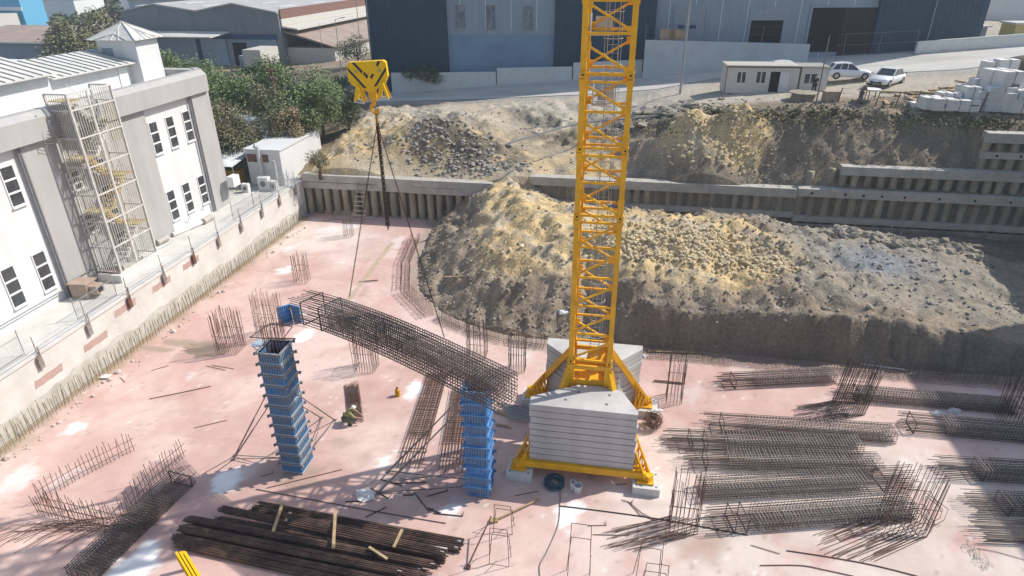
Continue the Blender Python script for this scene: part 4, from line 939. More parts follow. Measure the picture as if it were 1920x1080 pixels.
starter(1263,748,.75,.9,2.6,20,'starter bars right of the rear ballast stack with a plank leaning across',m_='rebar_dark')
starter(1280,985,1.05,.8,2.7,24,'starter bars in front of the crane with bars bent flat to the left',m_='rust',bend=(-2.3,-1.2),ties=(.2,.5))
starter(1590,765,1.3,1.0,2.5,44,'thickest dark starter bar column at the back edge, among the lying cages',m_='rebar_dark',lean=(.12,.05),bend=(-2.0,-.9))
starter(1690,985,1.6,1.0,2.3,34,'starter bars bent sharply over at lower right below the cages',m_='rust',lean=(.22,.28),bend=(-2.5,-1.6),jit=.05,ties=(.25,.5))
starter(1893,790,1.0,.9,2.3,22,'starter bars deep in the big shadow at the right edge',m_='rebar_dark')
P = [G(72,965),G(232,835),G(258,838),G(85,985)]
starter_row('starter_bars','left long wall of the U shaped starter bar group, rear line','starter bars',[G(76,945),G(150,898),G(258,842)],1.2,.16,MT['rust'],lean=.06)
starter_row('starter_bars','front wall of the U shaped starter bar group above the lower left cage','starter bars',[G(85,955),G(215,985)],1.2,.17,MT['rust'],lean=.06,side=.3)
starter_row('starter_bars','right long wall of the U shaped starter bar group, nearest the blue column','starter bars',[G(218,985),G(290,905),G(352,852)],1.2,.17,MT['rust'],lean=.06)
for (a, b, n, L, lb_) in ((G(20,990),G(215,985),24,1.8,'fan of bars lying flat in front of the U shaped starter group'),):
    m = MB()
    for i in range(n):
        p = a+(b-a)*(i/n)+V(0,random.uniform(-.3,.3),.03); m.tube(p, p+V(random.uniform(1.6,2.4),random.uniform(.2,.7),.02+random.uniform(0,.05)), .011, 4, caps=False)
        m.tube(p, p+V(random.uniform(-.9,-.3),random.uniform(-1.3,-.7),.0), .009, 4, caps=False)
    tag(m.build('loose_bars', MT['rust']), lb_, 'rebar')
# mesh fringe along the slab edge
def mesh_strip(label, P, w_, h, sp, mt_, inward=1):
    m = MB(); P = [Vector(p) for p in P]
    for a, b in zip(P[:-1], P[1:]):
        L = (b-a).length; e = (b-a).normalized(); nn = V(e.y,-e.x,0)*inward; n = int(L/sp)
        for i in range(n):
            q = a+e*(i*sp)+V(random.uniform(-.03,.03),random.uniform(-.03,.03),0)
            m.tube(q+V(0,0,.05), q+nn*w_*random.uniform(.7,1.05)+V(0,0,.06), .009, 4, caps=False)
            m.tube(q+V(0,0,.03), q+V(random.uniform(-.1,.1),0,h*random.uniform(.7,1)), .01, 4, caps=False)
            q2 = q+nn*w_*.45; m.tube(q2, q2+V(random.uniform(-.08,.08),0,h*random.uniform(.6,.9)), .01, 4, caps=False)
        for k in range(5): m.tube(a+nn*w_*k/4.5+V(0,0,.06), b+nn*w_*k/4.5+V(0,0,.06), .009, 4, caps=False)
        for k in range(3): m.tube(a+V(0,0,h*(.2+.25*k)), b+V(0,0,h*(.2+.25*k)), .008, 4, caps=False)
    return tag(m.build('edge_rebar', mt_), label, 'rebar')
mesh_strip('long grey rebar fringe along the slab edge at the foot of the dark earth face', [V(1.9,32.1,0),V(9,32.1,0),V(16,32.1,0),V(24,32.2,0)], 1.0, 1.0, .16, MT['rebar_grey'])
mesh_strip('rebar fringe on the slab edge between hanging cage and rear ballast', [EDGE[4]+V(0,-.4,0),EDGE[5]+V(0,-.4,0),EDGE[6]+V(0,-.4,0),EDGE[7]+V(0,-.4,0)], .9, .9, .17, MT['rust'])
mesh_strip('rust red rebar fringe curving along the left toe of the rock heap', [EDGE[1]+V(-.6,0,0),EDGE[2]+V(-.6,0,0),EDGE[3]+V(-.6,-.2,0),EDGE[4]+V(-.4,-.4,0)], 1.3, .8, .2, MT['rust_red'])

# ------------------------------------------------------------------ column formwork
def form_column(cx, cy, h, tiers, label, blue, edge, w_=.95, d_=1.05):
    t = thing('column_formwork', label, 'formwork', (cx,cy,0)); th = h/tiers
    m = MB(); a, b = w_/2-.07, d_/2-.07
    for x0_,x1_,y0_,y1_ in ((-a,a,-b-.04,-b),(-a,a,b,b+.04),(-a-.04,-a,-b-.04,b+.04),(a,a+.04,-b-.04,b+.04)): m.bx(cx+x0_,cx+x1_,cy+y0_,cy+y1_,.05,h-.03)
    m.build('sheathing', MT['form_inside'], t)
    for k in range(tiers):
        z0, z1 = .05+k*th, .05+(k+1)*th-.015; m = MB(); j = random.uniform(-.012,.012); A, B = w_/2+j, d_/2+j
        # ribs on four faces
        for i in range(9):
            f = -1+2*(i+.5)/9
            for s_ in (-1,1):
                m.bx(cx+A*f-.022, cx+A*f+.022, cy+s_*(B-.07), cy+s_*B, z0+.05, z1-.05); m.bx(cx+s_*(A-.07), cx+s_*A, cy+B*f-.022, cy+B*f+.022, z0+.05, z1-.05)
        for s_ in (-1,1):
            m.bx(cx-A+.02, cx+A-.02, cy+s_*(B-.075), cy+s_*(B-.038), z0, z1); m.bx(cx+s_*(A-.075), cx+s_*(A-.038), cy-B+.02, cy+B-.02, z0, z1)
        p = m.build('panel', MT[blue], t)
        m = MB()
        for z in (z0+.025, z1-.025):
            e = .012
            m.bx(cx-A-e,cx+A+e,cy-B-e,cy-B+.075,z-.025,z+.025); m.bx(cx-A-e,cx+A+e,cy+B-.075,cy+B+e,z-.025,z+.025); m.bx(cx-A-e,cx-A+.075,cy-B+.076,cy+B-.076,z-.025,z+.025); m.bx(cx+A-.075,cx+A+e,cy-B+.076,cy+B-.076,z-.025,z+.025)
        m.build('panel_rim', MT[edge], p)
        m = MB()
        for s_ in (-1,1):
            zz = z1-.01; m.bx(cx-A-.09,cx+A+.09,cy+s_*(B+.03)-.02,cy+s_*(B+.03)+.02,zz-.05,zz+.02); m.bx(cx+s_*(A+.04)-.02,cx+s_*(A+.04)+.02,cy-B-.09,cy+B+.09,zz-.03,zz+.04)
            for q in (-1,1): m.box((cx+q*(A+.08),cy+s_*(B+.05),zz-.02),(.06,.08,.12)); 
        m.build('clamp', MT['pipe_grey' if edge != 'form_edge_blue' else edge], p)
    return t
def prop(t, top, foot, ret=None, r=.028):
    m = MB(); a, b = Vector(top), Vector(foot); md = a.lerp(b,.45); m.tube(a, md, r*.8, 6); m.tube(md, b, r*1.15, 6); m.box((b.x,b.y,.02),(.16,.16,.03))
    if ret: m.tube(b+V(0,0,.05), ret, r*.7, 5)
    m.build('push_prop', MT['prop_steel'], t)
c1 = V(-13.28,19.98,0); c2 = V(-4.93,19.95,0)
f1 = form_column(c1.x, c1.y, 6.2, 12, 'worn blue steel column form, open at the top, left one of the two standing', 'blue_form_worn', 'form_edge')
f2 = form_column(c2.x, c2.y, 5.35, 10, 'bright blue steel column form under the right end of the hanging cage', 'blue_form', 'form_edge_blue')
g = G(440,855); g2 = G(437,862)
for p_, q_ in ((V(c1.x-.5,c1.y,4.3),g),(V(c1.x-.5,c1.y-.3,3.6),g2)): prop(f1, p_, q_, V(c1.x-.5,c1.y-.2,.5))
prop(f1, V(c1.x+.5,c1.y+.1,3.9), G(628,788), V(c1.x+.5,c1.y,.6)); prop(f1, V(c1.x+.5,c1.y+.4,3.0), G(603,784), V(c1.x+.5,c1.y+.4,.4))
prop(f2, V(c2.x-.5,c2.y,4.9), G(727,885), V(c2.x-.5,c2.y,.4), .04); prop(f2, V(c2.x-.5,c2.y-.3,4.5), G(708,925), V(c2.x-.5,c2.y-.3,.3), .04)
prop(f2, V(c2.x-.5,c2.y-.2,1.0), G(752,900), None, .03)
# protruding bars and platform on the left form
m = MB()
for i in range(16):
    a = 2*math.pi*i/16; x = c1.x+.33*max(-1,min(1,1.3*math.cos(a))); y = c1.y+.38*max(-1,min(1,1.3*math.sin(a))); m.tube((x,y,5.0),(x+random.uniform(-.05,.05),y+.1,7.35+random.uniform(-.2,.1)),.012,4,caps=False)
m.build('column_bars', MT['rust'], f1)
m = MB(); q = [V(c1.x-.6,c1.y-.55,6.95),V(c1.x+.75,c1.y-.5,6.95),V(c1.x+.65,c1.y+.5,6.95),V(c1.x-.35,c1.y+.6,6.95)]
for a, b in zip(q, q[1:]+q[:1]): m.tube(a, b, .022, 5)
m.tube(q[1]-V(.7,0,0), q[1]+V(.5,.1,.02), .03, 5); m.build('tie_frame', MT['rust'], f1)
m = MB(); q = V(c1.x-.7,c1.y+.35,6.1); m.box((q.x-.1,q.y,q.z),(.6,.5,.04)); m.tube(q-V(.4,.2,0), V(c1.x-.45,c1.y,5.5), .02, 4); m.tube(q+V(-.3,.2,0), q+V(-.3,.2,.9), .015, 4); m.build('work_bracket', MT['form_edge'], f1)
# loose corner form behind
q = G(545,604); t = thing('corner_form', 'blue corner formwork panel pair resting on the slab behind the left column form', 'formwork', q)
for s_, (dx, dy), nm in ((1,(.75,-.2),'panel'),(-1,(-.55,-.55),'panel')):
    m = MB(); a = V(q.x+.0,q.y+.2,0); b = a+V(dx,dy,0); H_ = 1.15
    for i in range(7): p = a.lerp(b,i/6); m.beam(p+V(0,0,.05), p+V(0,0,H_), .04, .1)
    for k in range(5): z = .05+H_*k/4.2; m.beam(a+V(0,0,z), b+V(0,0,z), .07, .05)
    m.beam(a+V(0,.04,H_/2), b+V(0,.04,H_/2), .02, H_); m.build(nm, MT['blue_form'], t)
m = MB(); m.tube(q+V(.4,-.3,0), q+V(.3,-.25,1.2), .025, 5); m.tube(q+V(.5,.1,.6), q+V(1.4,-.4,.1), .03, 5); m.build('strut', MT['steel_light'], t)
def HT(px, py, z, ytop):
    b = G(px, py, z); lo, hi = z, z+60
    for _ in range(40):
        m_ = (lo+hi)/2; v = Vector((b.x, b.y, m_-CAM_H)); y = 540+F_PX*v.dot(DN)/v.dot(FW)
        if y > ytop: lo = m_
        else: hi = m_
    return b, lo-z
def GT(px, py):            # ray onto the terrain
    z = 6.0
    for _ in range(14): p = G(px, py, z); z = .5*z+.5*hz(p.x, p.y)
    return G(px, py, z)
# neighbour building outside the frame whose shade falls on the right of the site
t = thing('neighbour_building', 'tall grey building to the right of the site that shades its edge', 'building', (48,20,0))
m = MB(); m.bx(38.7,62,-25,44.3,-.3,25); m.build('main_block', MT['panel_slate'], t); m = MB(); m.bx(37.2,62,44.35,54,1,16); m.build('low_block', MT['panel_grey'], t)
for i in range(9):
    m = MB()
    for k in range(6): m.bx(38.6,38.698,-20+i*7,-17+i*7,3+k*3.6,4.8+k*3.6)
    m.build('window_column', MT['glass_dark'], t)
# ------------------------------------------------------------------ trees
def crown(m, c, rx, ry, rz, n, s, lob=9, dens=1.0):
    L = []
    for i in range(lob):
        a = random.uniform(0,6.28); e = random.uniform(-.5,1); r = random.uniform(.35,.9)
        L.append((c[0]+rx*r*math.cos(a)*(1-.3*abs(e)), c[1]+ry*r*math.sin(a)*(1-.3*abs(e)), c[2]+rz*.65*e, random.uniform(.2,.55)))
    L.append((c[0],c[1],c[2],.6))
    for i in range(n):
        x, y, z, q = random.choice(L); d = Vector((random.gauss(0,1),random.gauss(0,1),random.gauss(0,1))).normalized()
        r = random.uniform(.55,1.08) if random.random() < .8 else random.uniform(.2,1.25)
        p = Vector((x+d.x*rx*q*r, y+d.y*ry*q*r, z+d.z*rz*q*r)); u = Vector((random.gauss(0,1),random.gauss(0,1),random.gauss(0,.6))).normalized(); v = u.cross(d+Vector((random.uniform(-.8,.8),random.uniform(-.8,.8),.2))).normalized()
        k = s*random.uniform(.5,1.2); m.quad(p-u*k, p-v*k*.45, p+u*k*.9, p+v*k*.45)
def tree(name, b, h, wd, label, leafm, n=3800, s=.2, cat='tree', group=None, trunk=.16, lob=10, low=.04):
    n = int(n*1.5); s = s*.8
    t = thing(name, label, cat, b, group); b = Vector(b); m = MB()
    m.tube(b-V(0,0,.3), b+V(.1,0,h*.3), trunk*1.1, 7, r2=trunk*.8); m.tube(b+V(.1,0,h*.3), b+V(0,.1,h*.62), trunk*.8, 6, r2=trunk*.4)
    for k in range(7):
        a = k*2.4+random.uniform(-.4,.4); z0 = h*random.uniform(.22,.5); q = b+V(math.cos(a)*wd*.33, math.sin(a)*wd*.33, min(z0+h*random.uniform(.15,.35), h*.9)); m.tube(b+V(.05,0,z0), q, trunk*.45, 5, r2=trunk*.12)
        for j in range(2): m.tube(q, q+V(random.uniform(-.2,.2)*wd, random.uniform(-.2,.2)*wd, h*.12), trunk*.12, 4, r2=.01)
    m.build('trunk', MT['bark'], t)
    m = MB(); crown(m, (b.x,b.y,b.z+h*(1+low)/2), wd/2, wd/2, h*(1-low)/2, n, s, lob); m.build('crown', MT[leafm], t); return t
tg = 'trees behind the white shed'
def tr(px, py, z, ytop, wpx, label, lm, name='leafy_tree', **kw):
    b, h = HT(px, py, z, ytop); k = (Vector((b.x,b.y,z-CAM_H)).dot(FW))/F_PX; b.z = z; return tree(name, b, h, wpx*k*1.18, label, lm, **kw)
tr(608,268,4.4,122,128,'large mid green tree at the right end of the tree group, by the yellow slope','leaf',n=9000,group=tg,lob=14)
tr(508,235,4.2,104,115,'tall light green tree standing behind the transformer pole','leaf',n=8000,group=tg,lob=13)
tr(432,245,4.0,110,120,'bright green tree right behind the factory corner','leaf',n=8000,group=tg,lob=12)
tr(345,190,4,92,75,'small green tree peeking over the factory parapet','leaf',n=2500,group=tg)
tr(575,292,3.9,178,80,'dry tan tree in front of the large green one','leaf_dry',name='dry_tree',n=4200,group=tg,s=.16)
tr(428,322,3.5,185,100,'greyish olive tree nearest to the factory corner','leaf_olive',name='dry_tree',n=5500,group=tg,s=.17)
tr(480,308,3.7,180,100,'dull olive brown tree above the corrugated lean-to roof','leaf_olive',name='dry_tree',n=4200,group=tg,s=.14)
tr(520,280,3.9,150,80,'olive tree between the transformer pole and the tan tree','leaf_olive',name='dry_tree',n=5000,group=tg,s=.17)
tr(655,250,5.0,165,50,'dark green shrub hanging over the yellow slope','leaf_dark',name='bush',n=1500,cat='bush')
tr(600,330,3.6,278,45,'small grey green bush beside the white shed','leaf_olive',name='bush',n=900,cat='bush',s=.12)
tr(385,210,4,150,90,'dark green tree close behind the parapet end','leaf_dark',n=3000,group=tg)
tr(165,150,3.5,22,118,'big round dark olive tree behind the hip roofed tower','leaf_olive',n=6500,s=.34,lob=15)
tr(62,115,3.5,55,110,'low wide green bush near the brown roofed shed','leaf',name='bush',cat='bush',n=1800,s=.35)
tr(672,125,6,62,65,'bare dark shrub left of the navy block','leaf_dark',name='bush',cat='bush',n=1300,s=.2)
tr(715,160,6.3,110,95,'black green hedge bush at the foot of the navy block','leaf_dark',name='bush',cat='bush',n=3000,s=.2)
tr(790,165,6.8,115,90,'dark ivy covered bush at the foot of the navy block','leaf_dark',name='bush',cat='bush',n=2600,s=.2)
for px, lb_ in ((805,'sapling left of the grey block corner'),(853,'sapling before the left end of the grey block'),(955,'sapling before the middle of the grey block')):
    tr(px,155,7,102,36,'thin grey olive '+lb_,'leaf_olive',name='sapling',n=420,s=.13,trunk=.05,lob=5,low=.5)
tr(640,175,5.8,140,40,'low green shrub under the lamp post','leaf',name='bush',cat='bush',n=900,s=.16)
# ------------------------------------------------------------------ stones and rubble
def scatter(name, label, n, cond, rmin, rmax, mt_, xr, yr, sub=1, sq=(1,1,.8), jit=.28, pw=2.2):
    X_ = RNG.uniform(xr[0], xr[1], n*6); Y2 = RNG.uniform(yr[0], yr[1], n*6); pr = cond(X_, Y2); k = np.where(RNG.rand(len(X_)) < pr)[0][:n]; Zz = height(X_[k], Y2[k]); m = MB()
    for x, y, z in zip(X_[k], Y2[k], Zz):
        r = rmin+(rmax-rmin)*random.random()**pw; m.blob((x, y, z+r*.25), r, sub, jit, sq)
    o = m.build(name, mt_); tag(o, label, 'rocks', kind='stuff'); return o
bmp = lambda x, y, px, py, z, rx, ry: (lambda q: np.exp(-(((x-q.x)/rx)**2+((y-q.y)/ry)**2)))(G(px, py, z))
cy_ = lambda x, y: np.where(edge_dist(x,y) > .8, np.clip(bmp(x,y,1290,462,4.2,4.2,1.7)+bmp(x,y,1400,485,3.6,3.2,1.5)+bmp(x,y,1190,450,4.2,2.6,1.8)+.15*bmp(x,y,1000,440,4,4,3), 0, 1)**1.6, 0)
scatter('rubble','loose yellow stones covering the crest of the heap beside the mast',4200,cy_,.03,.17,MT['rock_yellow'],(-9,16),(33,49),pw=1.8)
cg = lambda x, y: np.where((edge_dist(x,y) > -.15) & (y < 50.5), .55*(1-cy_(x,y))*(1-.85*np.clip(bmp(x,y,1290,460,4.2,5,3.5)+bmp(x,y,1000,430,3.8,4,3.5)+bmp(x,y,950,385,4.2,3,3.5)+bmp(x,y,1090,420,4.2,4,3)+bmp(x,y,950,335,4.3,2.2,3),0,1))*np.where(x > 11, .2, 1), 0)
scatter('rubble','coarse grey rubble over the front slope of the heap',5500,cg,.02,.13,MT['rock_grey'],(-16,25),(31.5,50.5),pw=2.6)
cy2 = lambda x, y: np.clip(bmp(x,y,1300,305,5.2,2.8,1.6)+bmp(x,y,1385,300,5.6,1.9,1.6), 0, 1)**1.5
scatter('rubble','yellow clods on the small mound behind the pile wall',900,cy2,.03,.2,MT['rock_yellow'],(3,20),(51.5,62),pw=1.8)
cgr = lambda x, y: np.clip(bmp(x,y,830,262,6.0,5,2.4)+.6*bmp(x,y,930,278,6.0,4,1.4), 0, 1)**1.8
scatter('rubble','broken grey concrete dump above the left pile wall',1500,cgr,.04,.24,MT['concrete_chunk'] if 'concrete_chunk' in MT else mk('concrete_chunk',(.23,.21,.18),.95,col2=(.46,.43,.38),scale=.9),(-24,0),(51.5,66),sq=(1,1,.7),jit=.4,pw=1.7)
cgr2 = lambda x, y: np.clip(bmp(x,y,1250,215,7.5,3.5,2.6), 0, 1)**1.6
scatter('rubble','dark grey broken slabs on the bank right of the mast',420,cgr2,.12,.55,MT['rock_grey'],(-2,12),(52,68),sq=(1.3,1,.45),jit=.4)
cup = lambda x, y: np.where((y > 51.8)&(x > -27), np.clip(.25+.6*sm(8,12,x)*(1-sm(60,61,y)), 0, 1)*(1-road_mask(x,y))*(1-sm(62,64,y)), 0)
scatter('rubble','scattered pebbles and clods over the upper slopes',2600,cup,.02,.14,MT['rock_grey'],(-27,38),(51.8,66),pw=2.8)
scatter('rubble','pale pebbles scattered on the upper slopes',700,cup,.02,.1,MT['rock_yellow'],(-27,38),(51.8,66),pw=2.8)
cpl = lambda x, y: np.where((edge_dist(x,y) > 1)&(x > 9)&(y < 47), .3, 0)
scatter('rubble','pale stones strewn over the flat right part of the heap',500,cpl,.03,.18,MT['concrete_chunk'],(9,25),(33,47),pw=3)
crd = lambda x, y: bmp(x,y,1700,465,2.4,3.5,.8)+.8*bmp(x,y,1640,455,2.4,2,.7)
scatter('rubble','ridge of dark clods at the back of the flat heap',700,crd,.08,.4,MT['rock_grey'],(12,26),(42,50),pw=1.6)
m = MB()
for i in range(130):
    f = random.random()**1.3; y = 14+f*33; x = -26.6+abs(random.gauss(0,.35)); r = random.uniform(.03,.16)*(1 if random.random() < .4 else .5); m.blob((x,y,r*.3), r, 1, .3)
tag(m.build('rubble', mk('rubble_pink',(.46,.36,.32),.9,col2=(.66,.58,.53),scale=.6)), 'pale plaster crumbs along the foot of the left wall', 'rocks', kind='stuff')
# scrub on the bank
m = MB()
def scrub(px, py, w_, h_, n, s=.14, sd=1.0):
    n = int(n*.55)
    for i in range(n):
        p = GT(px+random.gauss(0,w_/2.2), py+random.gauss(0,h_/2.2)); p.z += random.uniform(0,.45)*sd
        u = Vector((random.gauss(0,1),random.gauss(0,1),random.gauss(0,.8))).normalized(); v = u.cross(Vector((random.gauss(0,1),random.gauss(0,1),.5))).normalized(); k = s*random.uniform(.5,1.3); m.quad(p-u*k,p-v*k*.5,p+u*k,p+v*k*.5)
for a in ((1340,215,70,14,500),(1420,222,90,16,800),(1500,222,80,20,1000),(1560,222,60,18,800),(1640,225,80,14,700),(1720,230,60,14,600),(1240,240,40,30,350),(1860,240,100,8,700),(1530,290,60,30,220),(1850,232,90,6,400),(1180,235,50,20,150)): scrub(*a)
tag(m.build('scrub', MT['scrub']), 'dark green scrub growing along the top edge of the bank', 'bushes', kind='stuff')
m = MB()
for a in ((1410,215,110,6,160),(1580,215,90,8,140),(1240,225,20,12,120)): scrub(*a, s=.11)
tag(m.build('scrub', MT['leaf']), 'bright green weeds among the scrub on the bank edge', 'bushes', kind='stuff')

# ------------------------------------------------------------------ white shed and lean-to
t = thing('metal_shed', 'white metal shed with brown panels at the rear left corner of the slab', 'shed', (-29.8,52.3,3.1))
m = MB(); m.bx(-31.3,-28.2,48.6,56.2,3.05,6.1); m.build('wall', MT['wall_white_shed'], t)
m = MB(); m.bx(-31.4,-28.1,48.5,56.3,6.102,6.2); m.build('roof', MT['wall_white_shed'], t)
m = MB(); m.bx(-31.2,-30.2,48.55,48.598,5.1,5.75); m.bx(-29.8,-29.3,48.55,48.598,5.1,5.75); m.build('panel', MT['brick_brown'], t)
m = MB(); m.tube((-29.95,48.25,3.5),(-29.95,48.25,6.5),.16,8); m.tube((-29.95,48.25,6.5),(-30.1,48.1,6.6),.2,8); m.tube((-28.6,48.2,3.9),(-28.6,48.2,5.4),.12,8); m.build('duct', MT['steel_light'], t)
for i, (x, y, s_, l_) in enumerate(((-29.4,47.5,.9,'larger white air conditioning unit in front of the shed'),(-28.5,47.3,.7,'smaller white air conditioning unit by the fence corner'),(-30.6,46.6,.6,'slim white vent unit left of the shed front'))):
    t = thing('ac_unit', l_, 'ac unit', (x,y,3.1)); m = MB(); m.box((x,y,3.1+s_*.6),(s_,s_*.6,s_*1.2)); m.build('casing', MT['plastic_white'], t); m = MB(); m.ring((x,y-s_*.31,3.1+s_*.6),s_*.28,.015,14,4,ax=(1,0,0),ay=(0,0,1)); m.tube((x,y-s_*.3,3.1+s_*.6),(x,y-s_*.315,3.1+s_*.6),s_*.25,12); m.build('fan_grille', MT['pipe_grey'], t)
t = thing('lean_to', 'corrugated lean-to roof between the factory corner and the white shed', 'canopy', (-33.6,49,3.1)); m = MB()
n = 30; x0, x1 = -36.8, -31.5
for i in range(n):
    xa = x0+(x1-x0)*i/n; xb = x0+(x1-x0)*(i+.5)/n; xc = x0+(x1-x0)*(i+1)/n; m.quad((xa,46.6,5.15),(xb,46.6,5.22),(xb,51,5.75),(xa,51,5.68)); m.quad((xb,46.6,5.22),(xc,46.6,5.15),(xc,51,5.68),(xb,51,5.75))
m.build('roof_sheet', MT['tin'], t); m = MB()
m.bx(x0,x1,50.9,51,3.1,5.6); m.build('back_panel', MT['pipe_grey'], t)
for x in (x0+.1,x1-.1): m = MB(); m.tube((x,46.8,3.1),(x,46.8,5.15),.05,6); m.build('post', MT['pipe_grey'], t)
m = MB(); m.box((-32.6,48.5,3.75),(1.3,1.0,1.3)); m.box((-32.6,48.0,3.6),(1.0,.1,.9)); tag(m.build('cabinet', MT['orange_brown']), 'ochre cabinet standing under the corrugated lean-to', 'cabinet')
m = MB(); m.box((-37.2,58,5.0),(4,2.5,2.8)); m.box((-37.2,58,6.45),(4.3,2.8,.12)); tag(m.build('storage_box', MT['blue_pale']), 'blue grey container half hidden among the trees', 'container')

# ------------------------------------------------------------------ poles
def lamp(px, py, ytop, label, arm=0, r=.07, base=None, m_='galv', name='lamp_post', double=False, h=None):
    b = base or GT(px, py); hh = h
    if hh is None: _, hh = HT(px, py, b.z, ytop)
    t = thing(name, label, 'lamp post' if name == 'lamp_post' else 'pole', b); m = MB(); m.tube(b-V(0,0,.3), b+V(0,0,hh), r, 8, r2=r*.6); m.build('pole', MT[m_], t)
    for s_ in ((1,-1) if double else (1,)):
        if arm:
            m = MB(); m.tube(b+V(0,0,hh-.05), b+V(s_*arm,0,hh+.2), r*.5, 6); m.build('arm', MT[m_], t); m = MB(); m.box((b.x+s_*(arm+.25),b.y,b.z+hh+.22),(.6,.24,.12)); m.build('lamp_head', MT['lamp'], t)
    return t
lamp(642,150,36,'street lamp left of the navy block above the tree group',arm=.9)
lamp(768,158,82,'small double headed lamp before the navy block',arm=.35,r=.05,double=True)
lamp(1275,176,0,'tall pale lamp pole at the road right of the crane mast',h=14,arm=1.5,r=.12)
lamp(1733,95,0,'thin leaning pole beside the glazed booth',h=12,r=.05,name='pole')
lamp(1224,128,0,'thin dark pole at the corner of the navy block by the mast',h=9,r=.05,name='pole',m_='pipe_grey')
lamp(1529,198,66,'dark post on the bank edge in front of the small cabin',r=.07,name='pole',m_='pipe_grey')
lamp(1868,128,111,'short dark stake at the right roadside, left one',r=.06,name='stake',m_='pipe_grey')
lamp(1902,127,110,'short dark stake at the right roadside, right one',r=.06,name='stake',m_='pipe_grey')
lamp(608,120,42,'thin mast by the warehouse annex',r=.05,name='pole',m_='pipe_grey')
lamp(575,115,60,'shorter thin mast by the warehouse annex',r=.05,name='pole',m_='pipe_grey')
b, hh = HT(530,262,4.0,128); t = thing('utility_pole', 'rust red utility pole with a grey transformer among the trees', 'utility pole', b)
m = MB(); m.tube(b, b+V(0,0,hh), .17, 8, r2=.12); m.build('pole', MT['rust_red'], t)
for z in (-.3,-.9,-2.6): m = MB(); m.beam(b+V(-.9,0,hh+z), b+V(.9,0,hh+z), .09, .09); m.build('crossarm', MT['rust'], t)
m = MB()
for x in (-.8,-.4,.4,.8):
    for k in range(3): m.tube(b+V(x,0,hh-.25+.1*k), b+V(x,0,hh-.2+.1*k), .08, 8)
m.build('insulator', MT['rust'], t); m = MB(); m.box((b.x-.75,b.y-.3,b.z+hh-3.3),(.75,.6,1.2)); m.build('transformer', MT['galv'], t)
m = MB()
for k in range(4): m.tube(b+V(-.25+.15*k,-.3,hh-2.7), b+V(-.25+.15*k,-.3,hh-3.2), .05, 6)
m.build('bushing', MT['steel_light'], t)
# fence along the bank edge
PP = [(1570,192,165),(1605,196,167),(1640,199,171),(1678,200,173),(1715,199,182),(1754,207,180),(1795,209,182),(1836,212,172),(1880,213,176)]
t = thing('wire_fence', 'leaning fence stakes with wire along the top of the bank', 'fence', GT(1680,200)); prev = None
for px, py, yt in PP:
    b = GT(px, py); _, hh = HT(px, py, b.z, yt); m = MB(); tp = b+V(.18,0,max(hh,1.2)); m.tube(b-V(0,0,.2), tp, .045, 5); m.build('post', MT['rust'], t)
    if prev:
        m = MB()
        for f in (.35,.65,.98): m.tube(prev[0].lerp(prev[1],f), b.lerp(tp,f), .008, 3)
        m.build('wire', MT['pipe_grey'], t)
    prev = (b, tp)

# ------------------------------------------------------------------ cabins
def cabin(o, L, W, H, rz, label, roofm, door=None, wins=(), name='site_cabin'):
    t = thing(name, label, 'cabin', (0,0,0))
    m = MB(); m.bx(0,L,0,W,.12,H); w_ = m.build('wall', MT['cabin'], t)
    m = MB(); m.bx(-.1,L+.1,-.12,W+.1,H+.002,H+.07); n = int(L/.24)
    rf_ = m.build('roof', MT['roof_valley_shade'] if 'roof_valley_shade' in MT else mk('roof_valley_shade',(.40,.37,.32),.7), t); m = MB()  # sheet between the ribs coloured darker, standing in for groove shade
    for i in range(n): m.bx(.0+i*.24,.14+i*.24,-.12,W+.1,H+.071,H+.12)
    m.build('roof_rib', MT[roofm], rf_)
    m = MB()
    for x in (0,L): m.bx(x-.03,x+.03,-.03,.0,.1,H)
    m.bx(-.02,L+.02,-.04,-.002,H-.1,H); m.build('trim', MT['rust'] if roofm == 'cabin_roof' else MT['cream'], t)
    for x, z, ww, hh in wins:
        m = MB(); e = .06; m.bx(x-e,x+ww+e,-.045,-.002,z-e,z+hh+e); f = m.build('window', MT['frame_white'], t); m = MB(); m.bx(x,x+ww/2-.05,-.06,-.046,z,z+hh); m.bx(x+ww/2+.05,x+ww,-.06,-.046,z,z+hh); m.build('pane', MT['glass_dark'], f)
    if door:
        m = MB(); m.bx(door,door+.85,-.03,-.003,.15,2.1); m.build('doorway', MT['dark'], t); m = MB(); m.hexa([(door+.86,-.06,.15),(door+1.7,-.1,.15),(door+1.7,-.05,.15),(door+.86,-.02,.15),(door+.86,-.06,2.1),(door+1.7,-.1,2.1),(door+1.7,-.05,2.1),(door+.86,-.02,2.1)]); m.build('door', MT['wall_white_shed'], t)
    m = MB()
    for x in (.2,L/2,L-.2): m.bx(x-.15,x+.15,.1,W-.1,-.5,.119)
    m.build('support_block', MT['concrete'], t); place(t, o, rz); return t
cb = onU(1357,178); rzc = math.radians(3.5); cb.z += .05
cabin(cb, 6.6, 2.5, 2.55, rzc, 'cream site cabin with ribbed roof, two windows and an open door by the road', 'cabin_roof', door=4.0, wins=((1.0,1.1,.75,.95),(2.75,1.1,.8,1.0)))
c2_ = cb+V(6.75*math.cos(rzc),6.75*math.sin(rzc)+.05,.0)
cabin(c2_, 2.4, 2.3, 2.5, rzc, 'small pale cabin attached to the right of the longer cream cabin', 'cream', wins=((.35,1.1,1.0,.85),))

